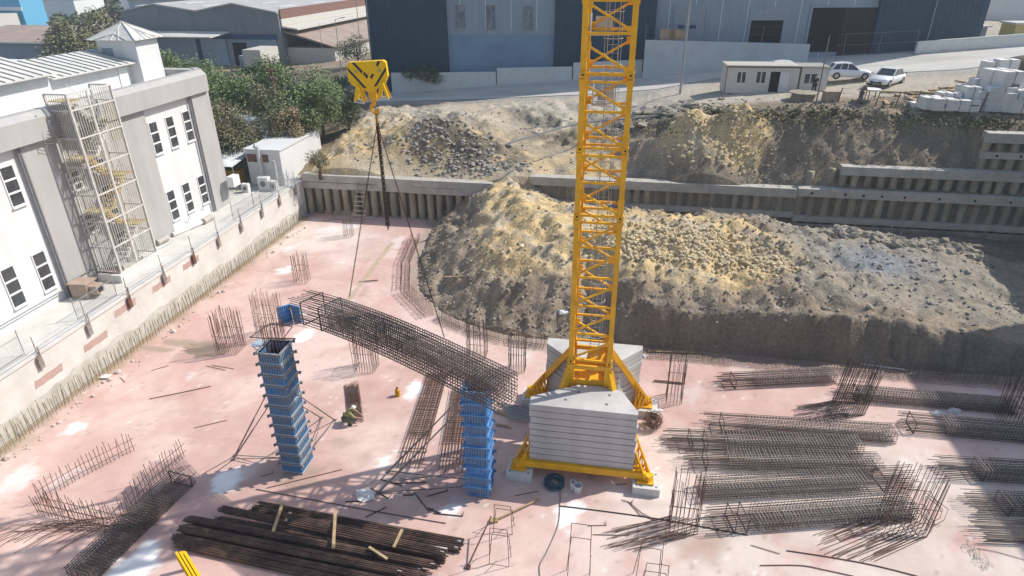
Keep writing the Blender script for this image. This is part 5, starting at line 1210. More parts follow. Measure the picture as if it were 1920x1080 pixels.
# ------------------------------------------------------------------ cars
def car(label, L=4.1, W=1.75, Hh=1.45, hatch=True):
    t = thing('parked_car', label, 'car', (0,0,0)); h = L/2
    # stations: x, z underside, z beltline, half width
    st = [(-h,.45,.72,.62),(-h+.12,.28,.88,.78),(-h*.7,.22,.93,W/2),(-h*.25,.2,.92,W/2),(h*.2,.2,.90,W/2),(h*.5,.2,.88,W/2),(h*.78,.22,.80,W/2-.02),(h-.12,.28,.68,.74),(h,.42,.56,.58)]
    m = MB(); vs = []; fs = []
    for x, a, b, w_ in st:
        vs += [(x,-w_*.88,a),(x,-w_,a+(b-a)*.35),(x,-w_*.985,a+(b-a)*.75),(x,-w_*.86,b),(x,w_*.86,b),(x,w_*.985,a+(b-a)*.75),(x,w_,a+(b-a)*.35),(x,w_*.88,a)]
    for i in range(len(st)-1):
        for j in range(8): fs.append((i*8+j, i*8+(j+1)%8, (i+1)*8+(j+1)%8, (i+1)*8+j))
    fs += [tuple(range(7,-1,-1)), tuple(range(len(vs)-8,len(vs)))]; m.add(vs, fs); bd = m.build('body', MT['car_white'], t, smooth=True)
    rr = -h+.22 if hatch else -h+.75; P = [(h*.36,.86),(h*.02,Hh-.06),(-h*.35,Hh),((rr+.35),Hh-.1),(rr,.9)]
    m = MB(); n = len(P); w0, w1 = W/2-.1, W/2-.24; vs = []
    for x, z in P: w_ = w0+(w1-w0)*(z-.86)/(Hh-.86); vs += [(x,-w_,z),(x,w_,z)]
    fs = [(2*i,2*i+1,2*i+3,2*i+2) for i in range(n-1)]+[tuple(range(0,2*n,2)), tuple(range(2*n-1,0,-2))]; m.add(vs, fs); m.build('windows', MT['glass_dark'], t)
    m = MB(); 
    for i in (1,2):
        a, b = P[i], P[i+1]; wa = w1+.015; m.hexa([(a[0]+.03,-wa,a[1]-.01),(a[0]+.03,wa,a[1]-.01),(b[0],wa,b[1]-.01),(b[0],-wa,b[1]-.01),(a[0]+.03,-wa*.96,a[1]+.035),(a[0]+.03,wa*.96,a[1]+.035),(b[0],wa*.96,b[1]+.035),(b[0],-wa*.96,b[1]+.035)])
    for s_ in (-1,1):
        m.beam((P[0][0],s_*(w0-.01),P[0][1]),(P[1][0],s_*(w1+.0),P[1][1]),.07,.05); m.beam((P[3][0],s_*(w1+.005),P[3][1]),(P[4][0],s_*(w0-.01),P[4][1]),.1,.16 if hatch else .07)
        m.beam((-h*.18,s_*(w0+.0),.9),(-h*.16,s_*(w1+.01),Hh-.03),.07,.04); m.beam((-h*.5,s_*(w0),.9),(-h*.45,s_*(w1+.01),Hh-.05),.05,.05)
    m.build('roof', MT['car_white'], t)
    for x in (-h*.62,h*.62):
        for s_ in (-1,1):
            m = MB(); m.tube((x,s_*(W/2-.2),.32),(x,s_*(W/2+.012),.32),.33,16); w_ = m.build('wheel', MT['tyre'], t); m = MB(); m.tube((x,s_*(W/2),.32),(x,s_*(W/2+.03),.32),.2,10); m.build('rim', MT['rim'], w_)
    for s_ in (-1,1):
        m = MB(); m.box((h-.16,s_*.58,.64),(.26,.3,.13),-s_*.35); m.build('headlight', MT['lamp'], t); m = MB(); m.box((-h+.07,s_*.62,.8),(.14,.22,.2)); m.build('tail_light', MT['tail'], t); m = MB(); m.box((h*.28,s_*(W/2+.07),.95),(.12,.16,.12)); m.build('mirror', MT['car_white'], t)
    m = MB(); m.box((h-.015,0,.42),(.06,1.0,.16)); m.build('grille', MT['dark'], t); m = MB(); m.box((h+.02,0,.52),(.02,.46,.1)); m.build('number_plate', MT['frame_white'], t); return t
q = onU(1589,148); q.z += .07; place(car('white hatchback seen from its side beside the small cabin'), q, math.radians(-2))
q = onU(1660,160); q.z += .07; place(car('white saloon car with its nose turned to the camera, right of the hatchback', 4.4, 1.8, 1.46, False), q, math.radians(-131))
q = onU(1478,143); q.z += .07; place(car('white car mostly hidden behind the cream cabin roof', 4.3), q, math.radians(8))
# truck by the warehouse
q = V(YP(490,104,106).x,106,4.6); q.z = hz(q.x, q.y)+.0; t = thing('box_truck', 'white box truck parked before the slate warehouse gate', 'truck', q)
m = MB(); m.box((q.x,q.y,q.z+2.35),(3.2,6,2.7)); m.build('cargo_box', MT['cream'], t); m = MB(); m.box((q.x-2.6,q.y,q.z+1.5),(2.0,2.2,2.0)); m.build('cab', MT['panel_grey'], t); m = MB()
for x in (-2,1): m.tube((q.x+x,q.y-3.02,q.z+.5),(q.x+x,q.y+3.02,q.z+.5),.5,12)
m.build('wheel', MT['tyre'], t)

# ------------------------------------------------------------------ wrapped white stone packs
PK = [(1742,203,1.5,1.0,.9),(1764,196,1.0,.8,1.0),(1783,196,.9,.8,.9),(1763,206,1.5,1,.9),(1790,206,1.6,1,.8),(1812,199,1.0,.9,1.5),(1812,208,1.3,1.0,.9),(1800,190,.9,.9,1.3),(1826,190,1.2,1,1.8),(1838,207,1.7,1.2,1.5),(1862,207,1.9,1.3,1.8),(1850,193,1.6,1.2,2.6),(1876,193,1.6,1.2,2.4),(1888,208,1.4,1.1,1.4),(1906,210,1.4,1.1,1.0),(1910,198,1.2,1.1,1.2),(1840,182,1.2,1.0,2.8),(1866,181,1.5,1.0,2.9),(1893,188,1.3,1.0,1.7),(1935,206,1.6,1.2,1.2)]
for i, (px, py, a, b_, h_) in enumerate(PK):
    p = GT(px, py-.0); t = thing('stone_pack', '', 'stone pack', p, 'wrapped white stone packs piled by the bank edge'); rz = random.uniform(-.15,.3); m = MB(); m.box((p.x,p.y,p.z+h_/2),(a,b_,h_),rz)
    for k in range(int(h_/.5)): m.box((p.x+random.uniform(-.02,.02),p.y-.015,p.z+.25+.5*k),(a*.97,b_,.42),rz)
    m.build('blocks', MT['stone_white'], t)
    m = MB(); m.box((p.x+random.uniform(-.1,.1),p.y,p.z+h_/2+.01),(.05,b_+.05,h_+.03),rz)
    if i % 3 == 0: m.box((p.x+a*.2,p.y-b_*.5-.02,p.z+h_*.45),(a*.4,.04,h_*.35),rz)
    m.build('strap', MT['cloth_grey'], t)
    t['label'] = 'white wrapped stone pack number %d from the left in the pile by the bank edge' % (i+1)
    del t['label']; t['label'] = 'white wrapped stone pack in the big pile on the bank edge at far right'
p = GT(1722,213); m = MB(); m.box((p.x,p.y,p.z+.45),(1.6,1.0,.9),.1); m.box((p.x+.5,p.y-.52,p.z+.35),(.5,.06,.5),.1,0); tag(m.build('stone_pack', MT['stone_white']), 'single white stone pack left of the big pile, next to a fence stake', 'stone pack')
# ------------------------------------------------------------------ bundles of reinforcing bars in the foreground
BL = [(491,947,862,1016,.05,'furthest back'),(481,956,856,1028,.0,'second from the back'),(420,955,831,1041,.22,'lying on top at the back'),(412,975,828,1050,.0,'third row'),(356,973,812,1059,.2,'with the highest left end'),
      (361,985,787,1068,.0,'in the middle of the pile'),(342,990,750,1072,.22,'resting over the front rows'),(350,1000,790,1080,.0,'under the front rows'),(333,1008,737,1092,.05,'second from the front'),(334,1020,706,1104,.0,'nearest the camera'),(520,965,830,1036,.3,'short one on top at the back')]
for x0,y0,x1,y1,z,lb_ in BL:
    a, b = G(x0,y0,z+.12), G(x1,y1,z+.12); t = thing('rebar_bundle', 'dark bundle of long bars in the foreground pile, '+lb_, 'rebar bundle', V((a.x+b.x)/2,(a.y+b.y)/2,z), 'bundles of bars in the foreground pile')
    d = (b-a).normalized(); sd = V(-d.y,d.x,0); m = MB()
    for i in range(19):
        r = 0 if i == 0 else (.062 if i < 7 else .118); an = i*1.047 if i < 7 else i*.5236; o = sd*(r*math.cos(an)*1.15)+V(0,0,r*math.sin(an)*.95); j0, j1 = random.uniform(-.25,.1), random.uniform(-.1,.2)
        pts_ = [a+d*j0+o, a.lerp(b,.5)+o+V(0,0,-.01)+sd*random.uniform(-.012,.012), b+d*j1+o]; m.path(pts_, .03, 6)
    m.build('bars', MT['bundle'], t)
    for f in (.06,.3,.55,.8,.97):
        m = MB(); c = a.lerp(b,f); q = [c+sd*(.16*math.cos(k))+V(0,0,.15*math.sin(k)) for k in [x*.785 for x in range(9)]]; m.path(q, .007, 4); m.build('tie_wire', MT['rust'], t)
    if random.random() < .6: m = MB(); m.box((b.x,b.y-.05,b.z+.08),(.14,.02,.1)); m.build('tag', MT['plastic_white'], t)
for a0,a1,b0,b1,z,w_,lb_ in ((530,943,512,997,.62,.11,'weathered batten across the left of the bar bundles'),(629,957,625,1028,.66,.11,'pale batten standing across the middle of the bar bundles'),(754,993,738,1026,.6,.1,'short pale batten across the right of the bar bundles'),(545,961,535,978,.5,.12,'tiny pale board scrap between bar bundles'),(692,1026,726,1048,.55,.09,'pale board lying slanted on the bar bundles'),(706,1012,838,1030,.3,.1,'long white lath between the rows of bar bundles')):
    m = MB(); m.beam(G(a0,a1,z), G(b0,b1,z-.05), w_, .06); tag(m.build('wood_batten', MT['wood'] if 'white' not in lb_ else MT['plastic_white']), lb_, 'wooden batten')
t = thing('yellow_beam', 'yellow ribbed steel beam leaning in from the bottom edge left of the bar bundles', 'beam', G(355,1070)); a, b = G(338,1036,1.0), G(388,1120,.6); m = MB()
for s_ in (-.14,0,.14): m.beam(a+V(s_,s_*.2,0), b+V(s_,s_*.2,0), .07, .12)
m.beam(a-V(0,0,.09), b-V(0,0,.09), .36, .05); m.build('channel', MT['yellow_block'], t); m = MB(); m.box((a.x,a.y+.1,.45),(.12,.12,.9)); m.box((b.x,b.y,.25),(.12,.12,.5)); m.build('support', MT['yellow'], t)
# ------------------------------------------------------------------ upright bar chairs, cables, bars on the slab
for px, py, yt, wd, lb_ in ((943,1000,948,.75,'upright bent bar frame, rear left one before the crane'),(936,1060,992,.75,'upright bent bar frame, front left one by the hand tamper'),(1084,1092,983,.8,'tall upright bent bar frame in the middle below the bright spot'),(1213,1098,1010,.85,'tall upright bent bar frame right of the middle one'),(1222,1140,1058,.85,'upright bent bar frame cut by the bottom edge')):
    b, hh = HT(px,py,0,yt); m = MB(); w2 = wd/2
    for dy in (0,.45):
        q = [b+V(-w2-dy*.15,dy,0), b+V(-w2*.85,dy*.7,hh), b+V(w2*.85,dy*.7,hh), b+V(w2,dy,0)]
        if dy: q = [p+V(0,0,-hh*.35 if p.z > .1 else 0) for p in q]
        m.path(q, .013, 5)
    m.tube(b+V(-w2,0,hh*.5), b+V(-w2,.45,hh*.3), .012, 4); m.tube(b+V(w2,0,hh*.5), b+V(w2,.45,hh*.3), .012, 4); m.tube(b+V(-w2,0,0), b+V(w2,0,.0), .012, 4)
    tag(m.build('bar_chair', MT['rust']), lb_, 'bent bar frame', 'upright bent bar frames in the foreground')
def cable(P, r, mt_, lb_, name='cable', cat='cable', z=.03, curve=True):
    q = [G(*p, z) for p in P]; R = []
    for i in range(len(q)-1):
        p0, p1, p2, p3 = q[max(i-1,0)], q[i], q[i+1], q[min(i+2,len(q)-1)]
        for k in range(6):
            t_ = k/6; R.append(.5*((2*p1)+(p2-p0)*t_+(2*p0-5*p1+4*p2-p3)*t_*t_+(3*p1-p0-3*p2+p3)*t_**3))
    R.append(q[-1]); m = MB(); m.path(R if curve else q, r, 5); return tag(m.build(name, mt_), lb_, cat)
cable([(480,917),(560,932),(700,958),(836,981)], .016, MT['cloth_dark'], 'thin dark cable running past the back of the bar bundles')
cable([(1048,948),(1130,958),(1230,972),(1330,990),(1402,1003)], .02, MT['cloth_dark'], 'straight dark cable from the crane base to the lower right')
cable([(1050,910),(1050,945),(1046,985),(1025,1035),(1012,1060),(1014,1090)], .015, MT['cloth_grey'], 'grey cable curling down from the crane base')
cable([(1475,1032),(1560,1045),(1640,1060),(1720,1080)], .02, MT['rust'], 'long bar lying at lower right, upper one', 'long_bar', 'rebar')
cable([(1425,1060),(1500,1060),(1545,1068),(1600,1080)], .018, MT['rust'], 'long kinked bar lying at lower right, lower one', 'long_bar', 'rebar')
cable([(1830,1028),(1870,1035),(1930,1052)], .012, MT['cloth_grey'], 'grey wire trailing from the pale wire coil')
cable([(280,748),(330,738),(395,724)], .02, MT['rust'], 'long thin bar lying left of the worn blue form', 'long_bar', 'rebar')
cable([(500,915),(560,900),(642,880)], .014, MT['rust'], 'thin bar lying right of the worn blue form base', 'long_bar', 'rebar')
cable([(1020,50+700),(1020,770)], .02, MT['rust'], 'short bar on the ballast edge', 'long_bar', 'rebar')
m = MB(); m.tube(G(930,974,.1), G(1012,935,.12), .045, 6); m.box(tuple(G(926,976,.06)),(.3,.2,.1),.4); tag(m.build('long_handled_tool', MT['wood']), 'pole with a dark head lying half in the crane shade', 'tool')
m = MB(); m.tube(G(877,1062,.05), G(921,968,.9), .03, 6); m.box(tuple(G(877,1063,.04)),(.2,.16,.06)); tag(m.build('hand_tamper', MT['rust']), 'thin hand tamper leaning by the left bar frames', 'tool')
rs_ = random.Random(3)
for i, (px, py) in enumerate(((712,925),(735,905),(765,928),(790,940),(815,958),(705,960),(820,925),(660,940),(770,905),(840,965),(1165,908),(988,925),(1175,940),(1180,1016),(690,527),(620,412),(405,690),(418,688),(500,890),(230,712),(300,690),(1120,985),(1505,905),(1435,1030),(1145,1003),(1780,700),(395,795),(150,700))):
    p = G(px,py,.03); an = rs_.uniform(-.8,.8); L = rs_.uniform(.4,1.5); m = MB(); d = V(math.cos(an),math.sin(an),0); m.tube(p-d*L/2, p+d*L/2, .02 if i < 10 else .014, 4)
    if i % 3 == 0: m.tube(p+d*L/2, p+d*L/2+V(-d.y*.2,d.x*.2,.05), .014, 4)
    tag(m.build('loose_bar', MT['cloth_dark'] if i < 10 else MT['rust']), 'short loose steel bar lying on the slab', 'rebar', 'short loose bars strewn over the slab')
# debris boards
for px, py, L, w_, an, mt_, lb_ in ((941,777,.9,.12,-.3,'wood','pale plank right of the bright blue form'),(944,800,.8,.1,-.1,'wood','pale lath right of the bright blue form, nearer the foot block'),(1268,662,3.2,.12,.1,'wood','long pale plank lying on the edge rebar right of the rear ballast'),(1655,690,2.2,.1,-.1,'stone_white','long pale lath lying on the edge rebar at right'),(1253,718,1.5,.09,.0,'rust','short beam stuck through the starter bars right of the crane'),
        (1107,895,.5,.09,-.8,'patch_pink','small pink board scrap under the front yellow beam'),(860,520,1.9,.1,.25,'wood','thin pole resting on the left flank of the rock heap'),(697,528,.9,.05,.35,'rust','bar scrap in the open pink area by the yellow joint line'),(198,708,.5,.35,.2,'stone_white','pale slab scrap on the left of the slab'),(690,410,.9,.1,.4,'plastic_white','white lath at the foot of the rear pile wall'),(573,405,.8,.5,.1,'tin','pale sheet lying in the rear left corner shade')):
    p = G(px,py); z = hz(p.x,p.y) if edge_dist(np.array([p.x]),np.array([p.y]))[0] > 0 else 0
    if z > .2: p = GT(px,py); z = p.z
    m = MB(); m.box((p.x,p.y,max(z,0)+.08),(L,w_,.05),an); tag(m.build('plank', MT[mt_]), lb_, 'plank')
# stacked flat bars near the rear left foot
for i in range(7):
    m = MB(); a, b = G(935+i*3,757+i*5), G(1003+i*2,768+i*5); m.tube(a+V(0,0,.05+.02*i), b+V(0,0,.05+.02*i), .05, 6); tag(m.build('steel_tube', MT['galv']), 'bluish steel tube in the row behind the front ballast stack', 'steel tube', 'steel tubes lying left of the front ballast')
t = thing('canister', 'yellow canister standing alone on the pink slab', 'canister', G(746,742)); p = G(746,742); m = MB(); m.tube(p, p+V(0,0,.36), .13, 12); m.tube(p+V(0,0,.36), p+V(0,0,.44), .13, 12, r2=.05); m.build('body', MT['canister'], t); m = MB(); m.tube(p+V(0,0,.44), p+V(0,0,.5), .045, 8); m.ring(p+V(0,0,.5),.06,.012,8,4); m.build('cap', MT['rust'], t)
for px, py, r, lb_, tilt in ((1083,921,.19,'white bucket standing in the crane shade',0),(1074,915,.14,'smaller white bucket behind the other one in the crane shade',0)):
    p = G(px,py); t = thing('bucket', lb_, 'bucket', p); m = MB(); n = 14
    for z0,z1,ra,rb in ((0,.36,r*.8,r),(.36,.36,r,r*.9),(.36,.05,r*.9,r*.75)):
        m.add([(p.x+ra*math.cos(6.283*i/n),p.y+ra*math.sin(6.283*i/n),z0) for i in range(n)]+[(p.x+rb*math.cos(6.283*i/n),p.y+rb*math.sin(6.283*i/n),z1) for i in range(n)],[(i,(i+1)%n,n+(i+1)%n,n+i) for i in range(n)])
    m.build('shell', MT['plastic_white'], t); m = MB(); m.path([p+V(r*math.cos(a),.02,.36+.16*math.sin(a)) for a in [math.pi*k/8 for k in range(9)]], .007, 4); m.build('handle', MT['pipe_grey'], t)
def tangle(p, R, n, r, mt_, lb_, nm, cat, flat=.25, seg=14):
    m = MB()
    for i in range(n):
        a0 = random.uniform(0,6.28); rr = R*random.uniform(.5,1.05); c = p+V(random.gauss(0,R*.12),random.gauss(0,R*.12),random.uniform(.03,flat)); tx, ty = random.gauss(0,.25), random.gauss(0,.25); prev = None
        for k in range(seg):
            a = a0+k*.5; q = c+V(rr*math.cos(a),rr*math.sin(a),max(-.0,(tx*math.cos(a)+ty*math.sin(a))*rr*flat*3)); 
            if prev is not None: m.tube(prev, q, r, 4, caps=False)
            prev = q
    tag(m.build(nm, mt_), lb_, cat)
tangle(G(1040,907), .42, 16, .022, MT['hose'], 'blue grey hose coiled in the shade before the front yellow beam', 'hose_coil', 'hose')
tangle(G(1224,797,.1), .42, 60, .009, MT['rust'], 'tangled ball of rusty tie wire beside the rear right crane foot', 'wire_tangle', 'wire', flat=.5, seg=10)
q_ = [G(1808,1022,.03)]; m = MB()
for k in range(90): q_.append(G(1812+42*k/90+random.uniform(-14,14), 1018+48*k/90+random.uniform(-14,14), random.uniform(.02,.09)))
for a, b_, c_ in zip(q_[:-2], q_[1:-1], q_[2:]): m.path([a.lerp(b_,.5), a.lerp(b_,.5).lerp(b_,.6).lerp(b_.lerp(c_,.5),.2), b_.lerp(c_,.5)], .006, 4)
tag(m.build('wire_coil', MT['cream']), 'pale tangled wire lying loose at the lower right', 'wire')
tangle(G(1600,668,.1), .2, 8, .012, MT['cream'], 'small pale coil on the edge rebar', 'wire_coil', 'wire', flat=.2)
for px, py, lb_, s_ in ((1760,778,'white plastic bag between cages at the shadow edge, left one',.28),(1790,772,'white plastic bag in the big shadow, right one',.26),(685,930,'crumpled white sheet in the lattice shadow',.36),(1057,587,'large pale boulder on the heap just left of the mast',.3),(1208,668,'small white scrap at the slab edge right of the rear ballast',.16),(1235,770,'white scrap beside the wire tangle',.15)):
    p = G(px,py)
    if 'boulder' in lb_: p = GT(px,py)
    m = MB(); m.blob((p.x,p.y,p.z+s_*.1), s_, 2, .25, (1.3,.9,.6)); tag(m.build('boulder' if 'boulder' in lb_ else 'plastic_bag', MT['stone_white']), lb_, 'boulder' if 'boulder' in lb_ else 'bag')
def loop_(P, lb_, r=.014, z=.03):
    q = [G(*p,z) for p in P]; m = MB(); m.path(q+[q[0]], r, 4); tag(m.build('stirrup', MT['rust']), lb_, 'stirrup')
loop_([(1565,1003),(1593,992),(1605,1004),(1578,1015)], 'single square stirrup lying flat at lower right')
loop_([(1733,922),(1778,955),(1770,975),(1745,990),(1727,968)], 'outer five sided stirrup beside the bent starter bars',z=.5)
loop_([(1736,930),(1768,955),(1762,972),(1745,980),(1732,966)], 'inner five sided stirrup beside the bent starter bars',z=.5)
loop_([(1178,940),(1200,965),(1228,975),(1203,961)], 'bent stirrup lying before the front starter bars')
q = G(390,655,.014); m = MB(); n = 26; m.add([(q.x+1.35*math.cos(6.283*i/n)*(1+.22*math.sin(3*i)),q.y+.75*math.sin(6.283*i/n)*(1+.2*math.cos(2.3*i)),.014) for i in range(n)],[tuple(range(n))]); kind(m.build('puddle', MT['water']), 'structure')
# ------------------------------------------------------------------ ladder
t = thing('timber_ladder', 'rough timber ladder propped against the rear pile wall', 'ladder', G(652,425)); a0, a1 = V(-22.2,49.2,0), V(-22.0,50.3,3.0); m = MB()
for s_ in (-.42,.42): m.beam(a0+V(s_,0,0), a1+V(s_*.8,0,.2), .07, .07)
m.build('side_rail', MT['wood'], t)
for k in range(8):
    f = (k+.4)/8; c = a0.lerp(a1,f); m = MB(); m.beam(c+V(-.62+.02*k,-.04,0), c+V(.62-.02*k+random.uniform(-.1,.1),-.04,random.uniform(-.04,.04)), .07, .05); m.build('rung', MT['cream'], t)
# ------------------------------------------------------------------ things on the left path
p = G(170,555,3.12); t = thing('stone_grill', 'small stone built grill box by the pilaster foot', 'grill', p); m = MB(); m.box((p.x-.3,p.y,3.55),(1.0,.8,.85),.1); m.box((p.x+.45,p.y+.1,3.6),(.5,.6,.5),.1); m.box((p.x-.3,p.y,4.02),(1.15,.95,.08),.1); m.build('body', MT['stone_tan'] if 'stone_tan' in MT else mk('stone_tan',(.40,.31,.25),.9,var=.2,scale=3), t); m = MB(); m.box((p.x+.71,p.y+.12,3.6),(.02,.36,.3),.1); m.build('opening', MT['dark'], t)
p = G(357,430,3.12)
for i,(dx,dy,L,an,mt_,lb_) in enumerate(((0,0,3.0,1.0,'stone_white','long broken white pipe lying along the factory wall'),(.4,1.6,1.1,1.2,'concrete','thick grey pipe piece behind the broken white one'),(-.3,-2.6,.9,1.1,'concrete','small grey pipe stub beside the fire escape'),(.1,-3.8,2.6,1.15,'steel_light','slim white pipe lying before the fire escape'))):
    m = MB(); r = (.16,.22,.2,.07)[i]; c = p+V(dx,dy,r); d = V(math.cos(an+.35),math.sin(an+.35),0); m.tube(c-d*L/2, c+d*L/2, r, 10); tag(m.build('pipe', MT[mt_]), lb_, 'pipe')
m = MB(); 
for k in range(7): a = G(345+6*k,425-4*k,3.2); m.tube(a, a+V(random.uniform(-.3,.6),random.uniform(-.4,.9),random.uniform(.3,1.0)), .02, 4)
tag(m.build('scrap_frame', MT['steel_light']), 'heap of bent white frame pieces below the ground floor windows', 'scrap')
m = MB(); m.bx(-29.0,-28.75,29.6,33.3,3.12,3.6); m.bx(-30.3,-29.001,29.6,29.8,3.12,3.6); tag(m.build('stair_plinth', MT['concrete_white']), 'low white plinth wall at the foot of the fire escape', 'wall')
m = MB(); m.bx(-30.25,-29.6,29.9,30.9,3.12,3.58); tag(m.build('stair_box', MT['rust']), 'dark red brown box below the fire escape', 'box')
# ------------------------------------------------------------------ people
def skin_mesh(name, V_, E_, R_, mt_, parent):
    me = bpy.data.meshes.new(name); root = parent
    while root.parent: root = root.parent
    off = ORG.get(root.name, V(0,0,0)); me.from_pydata([tuple(Vector(v)-off) for v in V_], E_, []); o = bpy.data.objects.new(name, me); COL.objects.link(o); o.parent = parent
    me.materials.append(mt_); md = o.modifiers.new('skin', 'SKIN'); md.use_smooth_shade = True
    for i, r in enumerate(R_): me.skin_vertices[0].data[i].radius = (r, r) if not isinstance(r, tuple) else r
    me.skin_vertices[0].data[0].use_root = True; sb = o.modifiers.new('sub', 'SUBSURF'); sb.levels = 1; sb.render_levels = 1; return o
def person(label, base, rz, J, top_m, leg_m, head_m, hat=None, vest=None):
    """J: joints in metres, x right, y forward, z up"""
    t = thing('person', label, 'person', base); C, S = math.cos(rz), math.sin(rz)
    w = lambda p: V(base[0]+p[0]*C-p[1]*S, base[1]+p[0]*S+p[1]*C, base[2]+p[2])
    names = ['pelvis','waist','chest','neck','head','sl','el','hl','sr','er','hr','hipl','kl','al','tl','hipr','kr','ar','tr']; idx = {n:i for i,n in enumerate(names)}
    vs = [w(J[n]) for n in names]; ed = [('pelvis','waist'),('waist','chest'),('chest','neck'),('neck','head'),('chest','sl'),('sl','el'),('el','hl'),('chest','sr'),('sr','er'),('er','hr'),('pelvis','hipl'),('hipl','kl'),('kl','al'),('al','tl'),('pelvis','hipr'),('hipr','kr'),('kr','ar'),('ar','tr')]
    E = [(idx[a],idx[b]) for a,b in ed]; R = [.13,.12,.13,.055,.09,.06,.043,.03,.06,.043,.03,.09,.06,.042,.035,.09,.06,.042,.035]
    for h_, e_ in (('hl','el'),('hr','er')):      # palm and five fingers
        hv = vs[idx[h_]]; d = (hv-vs[idx[e_]]).normalized(); x = d.cross(V(0,0,1)).normalized() if abs(d.z) < .9 else V(1,0,0); palm = hv+d*.07; vs.append(palm); R.append(.03); E.append((idx[h_],len(vs)-1)); pi = len(vs)-1
        for k in range(5):
            o = x*(-.032+.018*k); L_ = (.045,.07,.078,.07,.055)[k]; s0 = palm if k else hv+d*.03
            vs += [s0+o*1.1+d*.02, s0+o*1.3+d*(.02+L_*.55)+V(0,0,-.008), s0+o*1.3+d*(.02+L_)+V(0,0,-.03)]; R += [.010,.009,.008]; n = len(vs); E += [(pi if k else idx[h_],n-3),(n-3,n-2),(n-2,n-1)]
    skin_mesh('body', vs, E, R, MT['skin'], t)
    def part(nm, chain_, rad, mt_):
        q = [w(J[n]) for n in dict.fromkeys(sum(([a,b] for a,b in chain_), []))]; nn = list(dict.fromkeys(sum(([a,b] for a,b in chain_), []))); skin_mesh(nm, q, [(nn.index(a),nn.index(b)) for a,b in chain_], [rad[n] for n in nn], mt_, t)
    part('shirt', [('pelvis','waist'),('waist','chest'),('chest','sl'),('sl','el'),('chest','sr'),('sr','er')], dict(pelvis=.155,waist=.155,chest=.17,sl=.085,el=.06,sr=.085,er=.06), MT[top_m])
    part('trousers', [('pelvis','hipl'),('hipl','kl'),('kl','al'),('pelvis','hipr'),('hipr','kr'),('kr','ar')], dict(pelvis=.16,hipl=.115,kl=.085,al=.07,hipr=.115,kr=.085,ar=.07), MT[leg_m])
    for a, b in (('al','tl'),('ar','tr')):
        m = MB(); p, q = w(J[a]), w(J[b]); m.beam(p+V(0,0,-.02), q+V(0,0,.0), .1, .09); m.build('shoe', MT['cloth_dark'], t)
    hd = w(J['head']); f = (w((0,1,0))-w((0,0,0))).normalized(); m = MB()
    vs_, fs_ = ICO[2]; m.add([(hd.x+x*.082, hd.y+y*.092, hd.z+.04+z*.118) for x,y,z in vs_], fs_); m.add([(hd.x+f.x*.09+x*.018, hd.y+f.y*.09+y*.018, hd.z+.03+z*.025) for x,y,z in ICO[1][0]], ICO[1][1]); h_ = m.build('head', MT['skin'], t, smooth=True)
    m = MB(); sdv = V(-f.y,f.x,0)
    for s_ in (-1,1): m.blob(tuple(hd+f*.078+sdv*.032*s_+V(0,0,.055)), .012, 1, 0)
    m.build('eyes', MT['cloth_dark'], h_)
    m = MB(); c_ = hd+V(0,0,.085)-f*.01
    m.add([(c_.x+x*.105, c_.y+y*.115, c_.z+max(z,-.1)*.10) for x,y,z in vs_], fs_)
    if hat: m.tube(c_-V(0,0,.005)+f*.03, c_+V(0,0,.006)+f*.03, .125, 14); m.build('helmet', MT[hat], t, smooth=False)
    else: m.build('hair', MT['cloth_dark'], t, smooth=True)
    return t
stand = dict(pelvis=(0,0,.93),waist=(0,0,1.08),chest=(0,0,1.33),neck=(0,.01,1.5),head=(0,.02,1.6),sl=(-.19,0,1.4),el=(-.25,-.02,1.13),hl=(-.24,.1,.9),sr=(.19,0,1.4),er=(.25,-.02,1.13),hr=(.22,.12,.92),hipl=(-.1,0,.86),kl=(-.11,.02,.48),al=(-.11,0,.09),tl=(-.12,.17,.04),hipr=(.1,0,.86),kr=(.12,.03,.48),ar=(.13,.02,.09),tr=(.15,.19,.04))
crouch = dict(pelvis=(0,-.1,.36),waist=(0,.0,.5),chest=(0,.17,.68),neck=(0,.3,.8),head=(0,.38,.87),sl=(-.18,.2,.74),el=(-.22,.42,.56),hl=(-.12,.66,.42),sr=(.18,.2,.74),er=(.24,.42,.54),hr=(.14,.7,.4),hipl=(-.12,-.08,.34),kl=(-.2,.32,.5),al=(-.17,.05,.09),tl=(-.19,.23,.04),hipr=(.12,-.08,.34),kr=(.22,.34,.46),ar=(.18,.06,.09),tr=(.21,.24,.04))
person('worker crouching in a yellow green vest and pale helmet, tying the small rebar mat', G(652,793), math.radians(-80), crouch, 'hivis', 'cloth_olive', 'skin', hat='helmet')
p = GT(1524,177); person('person in black clothes standing before the small pale cabin', p, math.radians(170), stand, 'cloth_dark', 'cloth_dark', 'skin')
bend = dict(stand); bend.update(chest=(0,.1,1.32),neck=(0,.18,1.47),head=(0,.26,1.54),el=(-.25,.2,1.15),hl=(-.2,.42,1.05),er=(.25,.2,1.15),hr=(.2,.44,1.05),sl=(-.19,.12,1.4),sr=(.19,.12,1.4))
p = GT(1612,194); person('person in grey clothes bending over a pale round table behind the wire fence', p, math.radians(-80), bend, 'cloth_grey', 'cloth_grey', 'skin')
p = GT(1629,188); t = thing('round_table', 'pale round table beside the bending person at the bank edge', 'table', p); m = MB(); m.tube(p+V(0,0,.85), p+V(0,0,.95), .75, 18); m.build('tabletop', MT['stone_white'], t)
for a in (0,2.1,4.2): m = MB(); m.tube(p+V(.45*math.cos(a),.45*math.sin(a),0), p+V(.4*math.cos(a),.4*math.sin(a),.85), .05, 6); m.build('leg', MT['wood'], t)
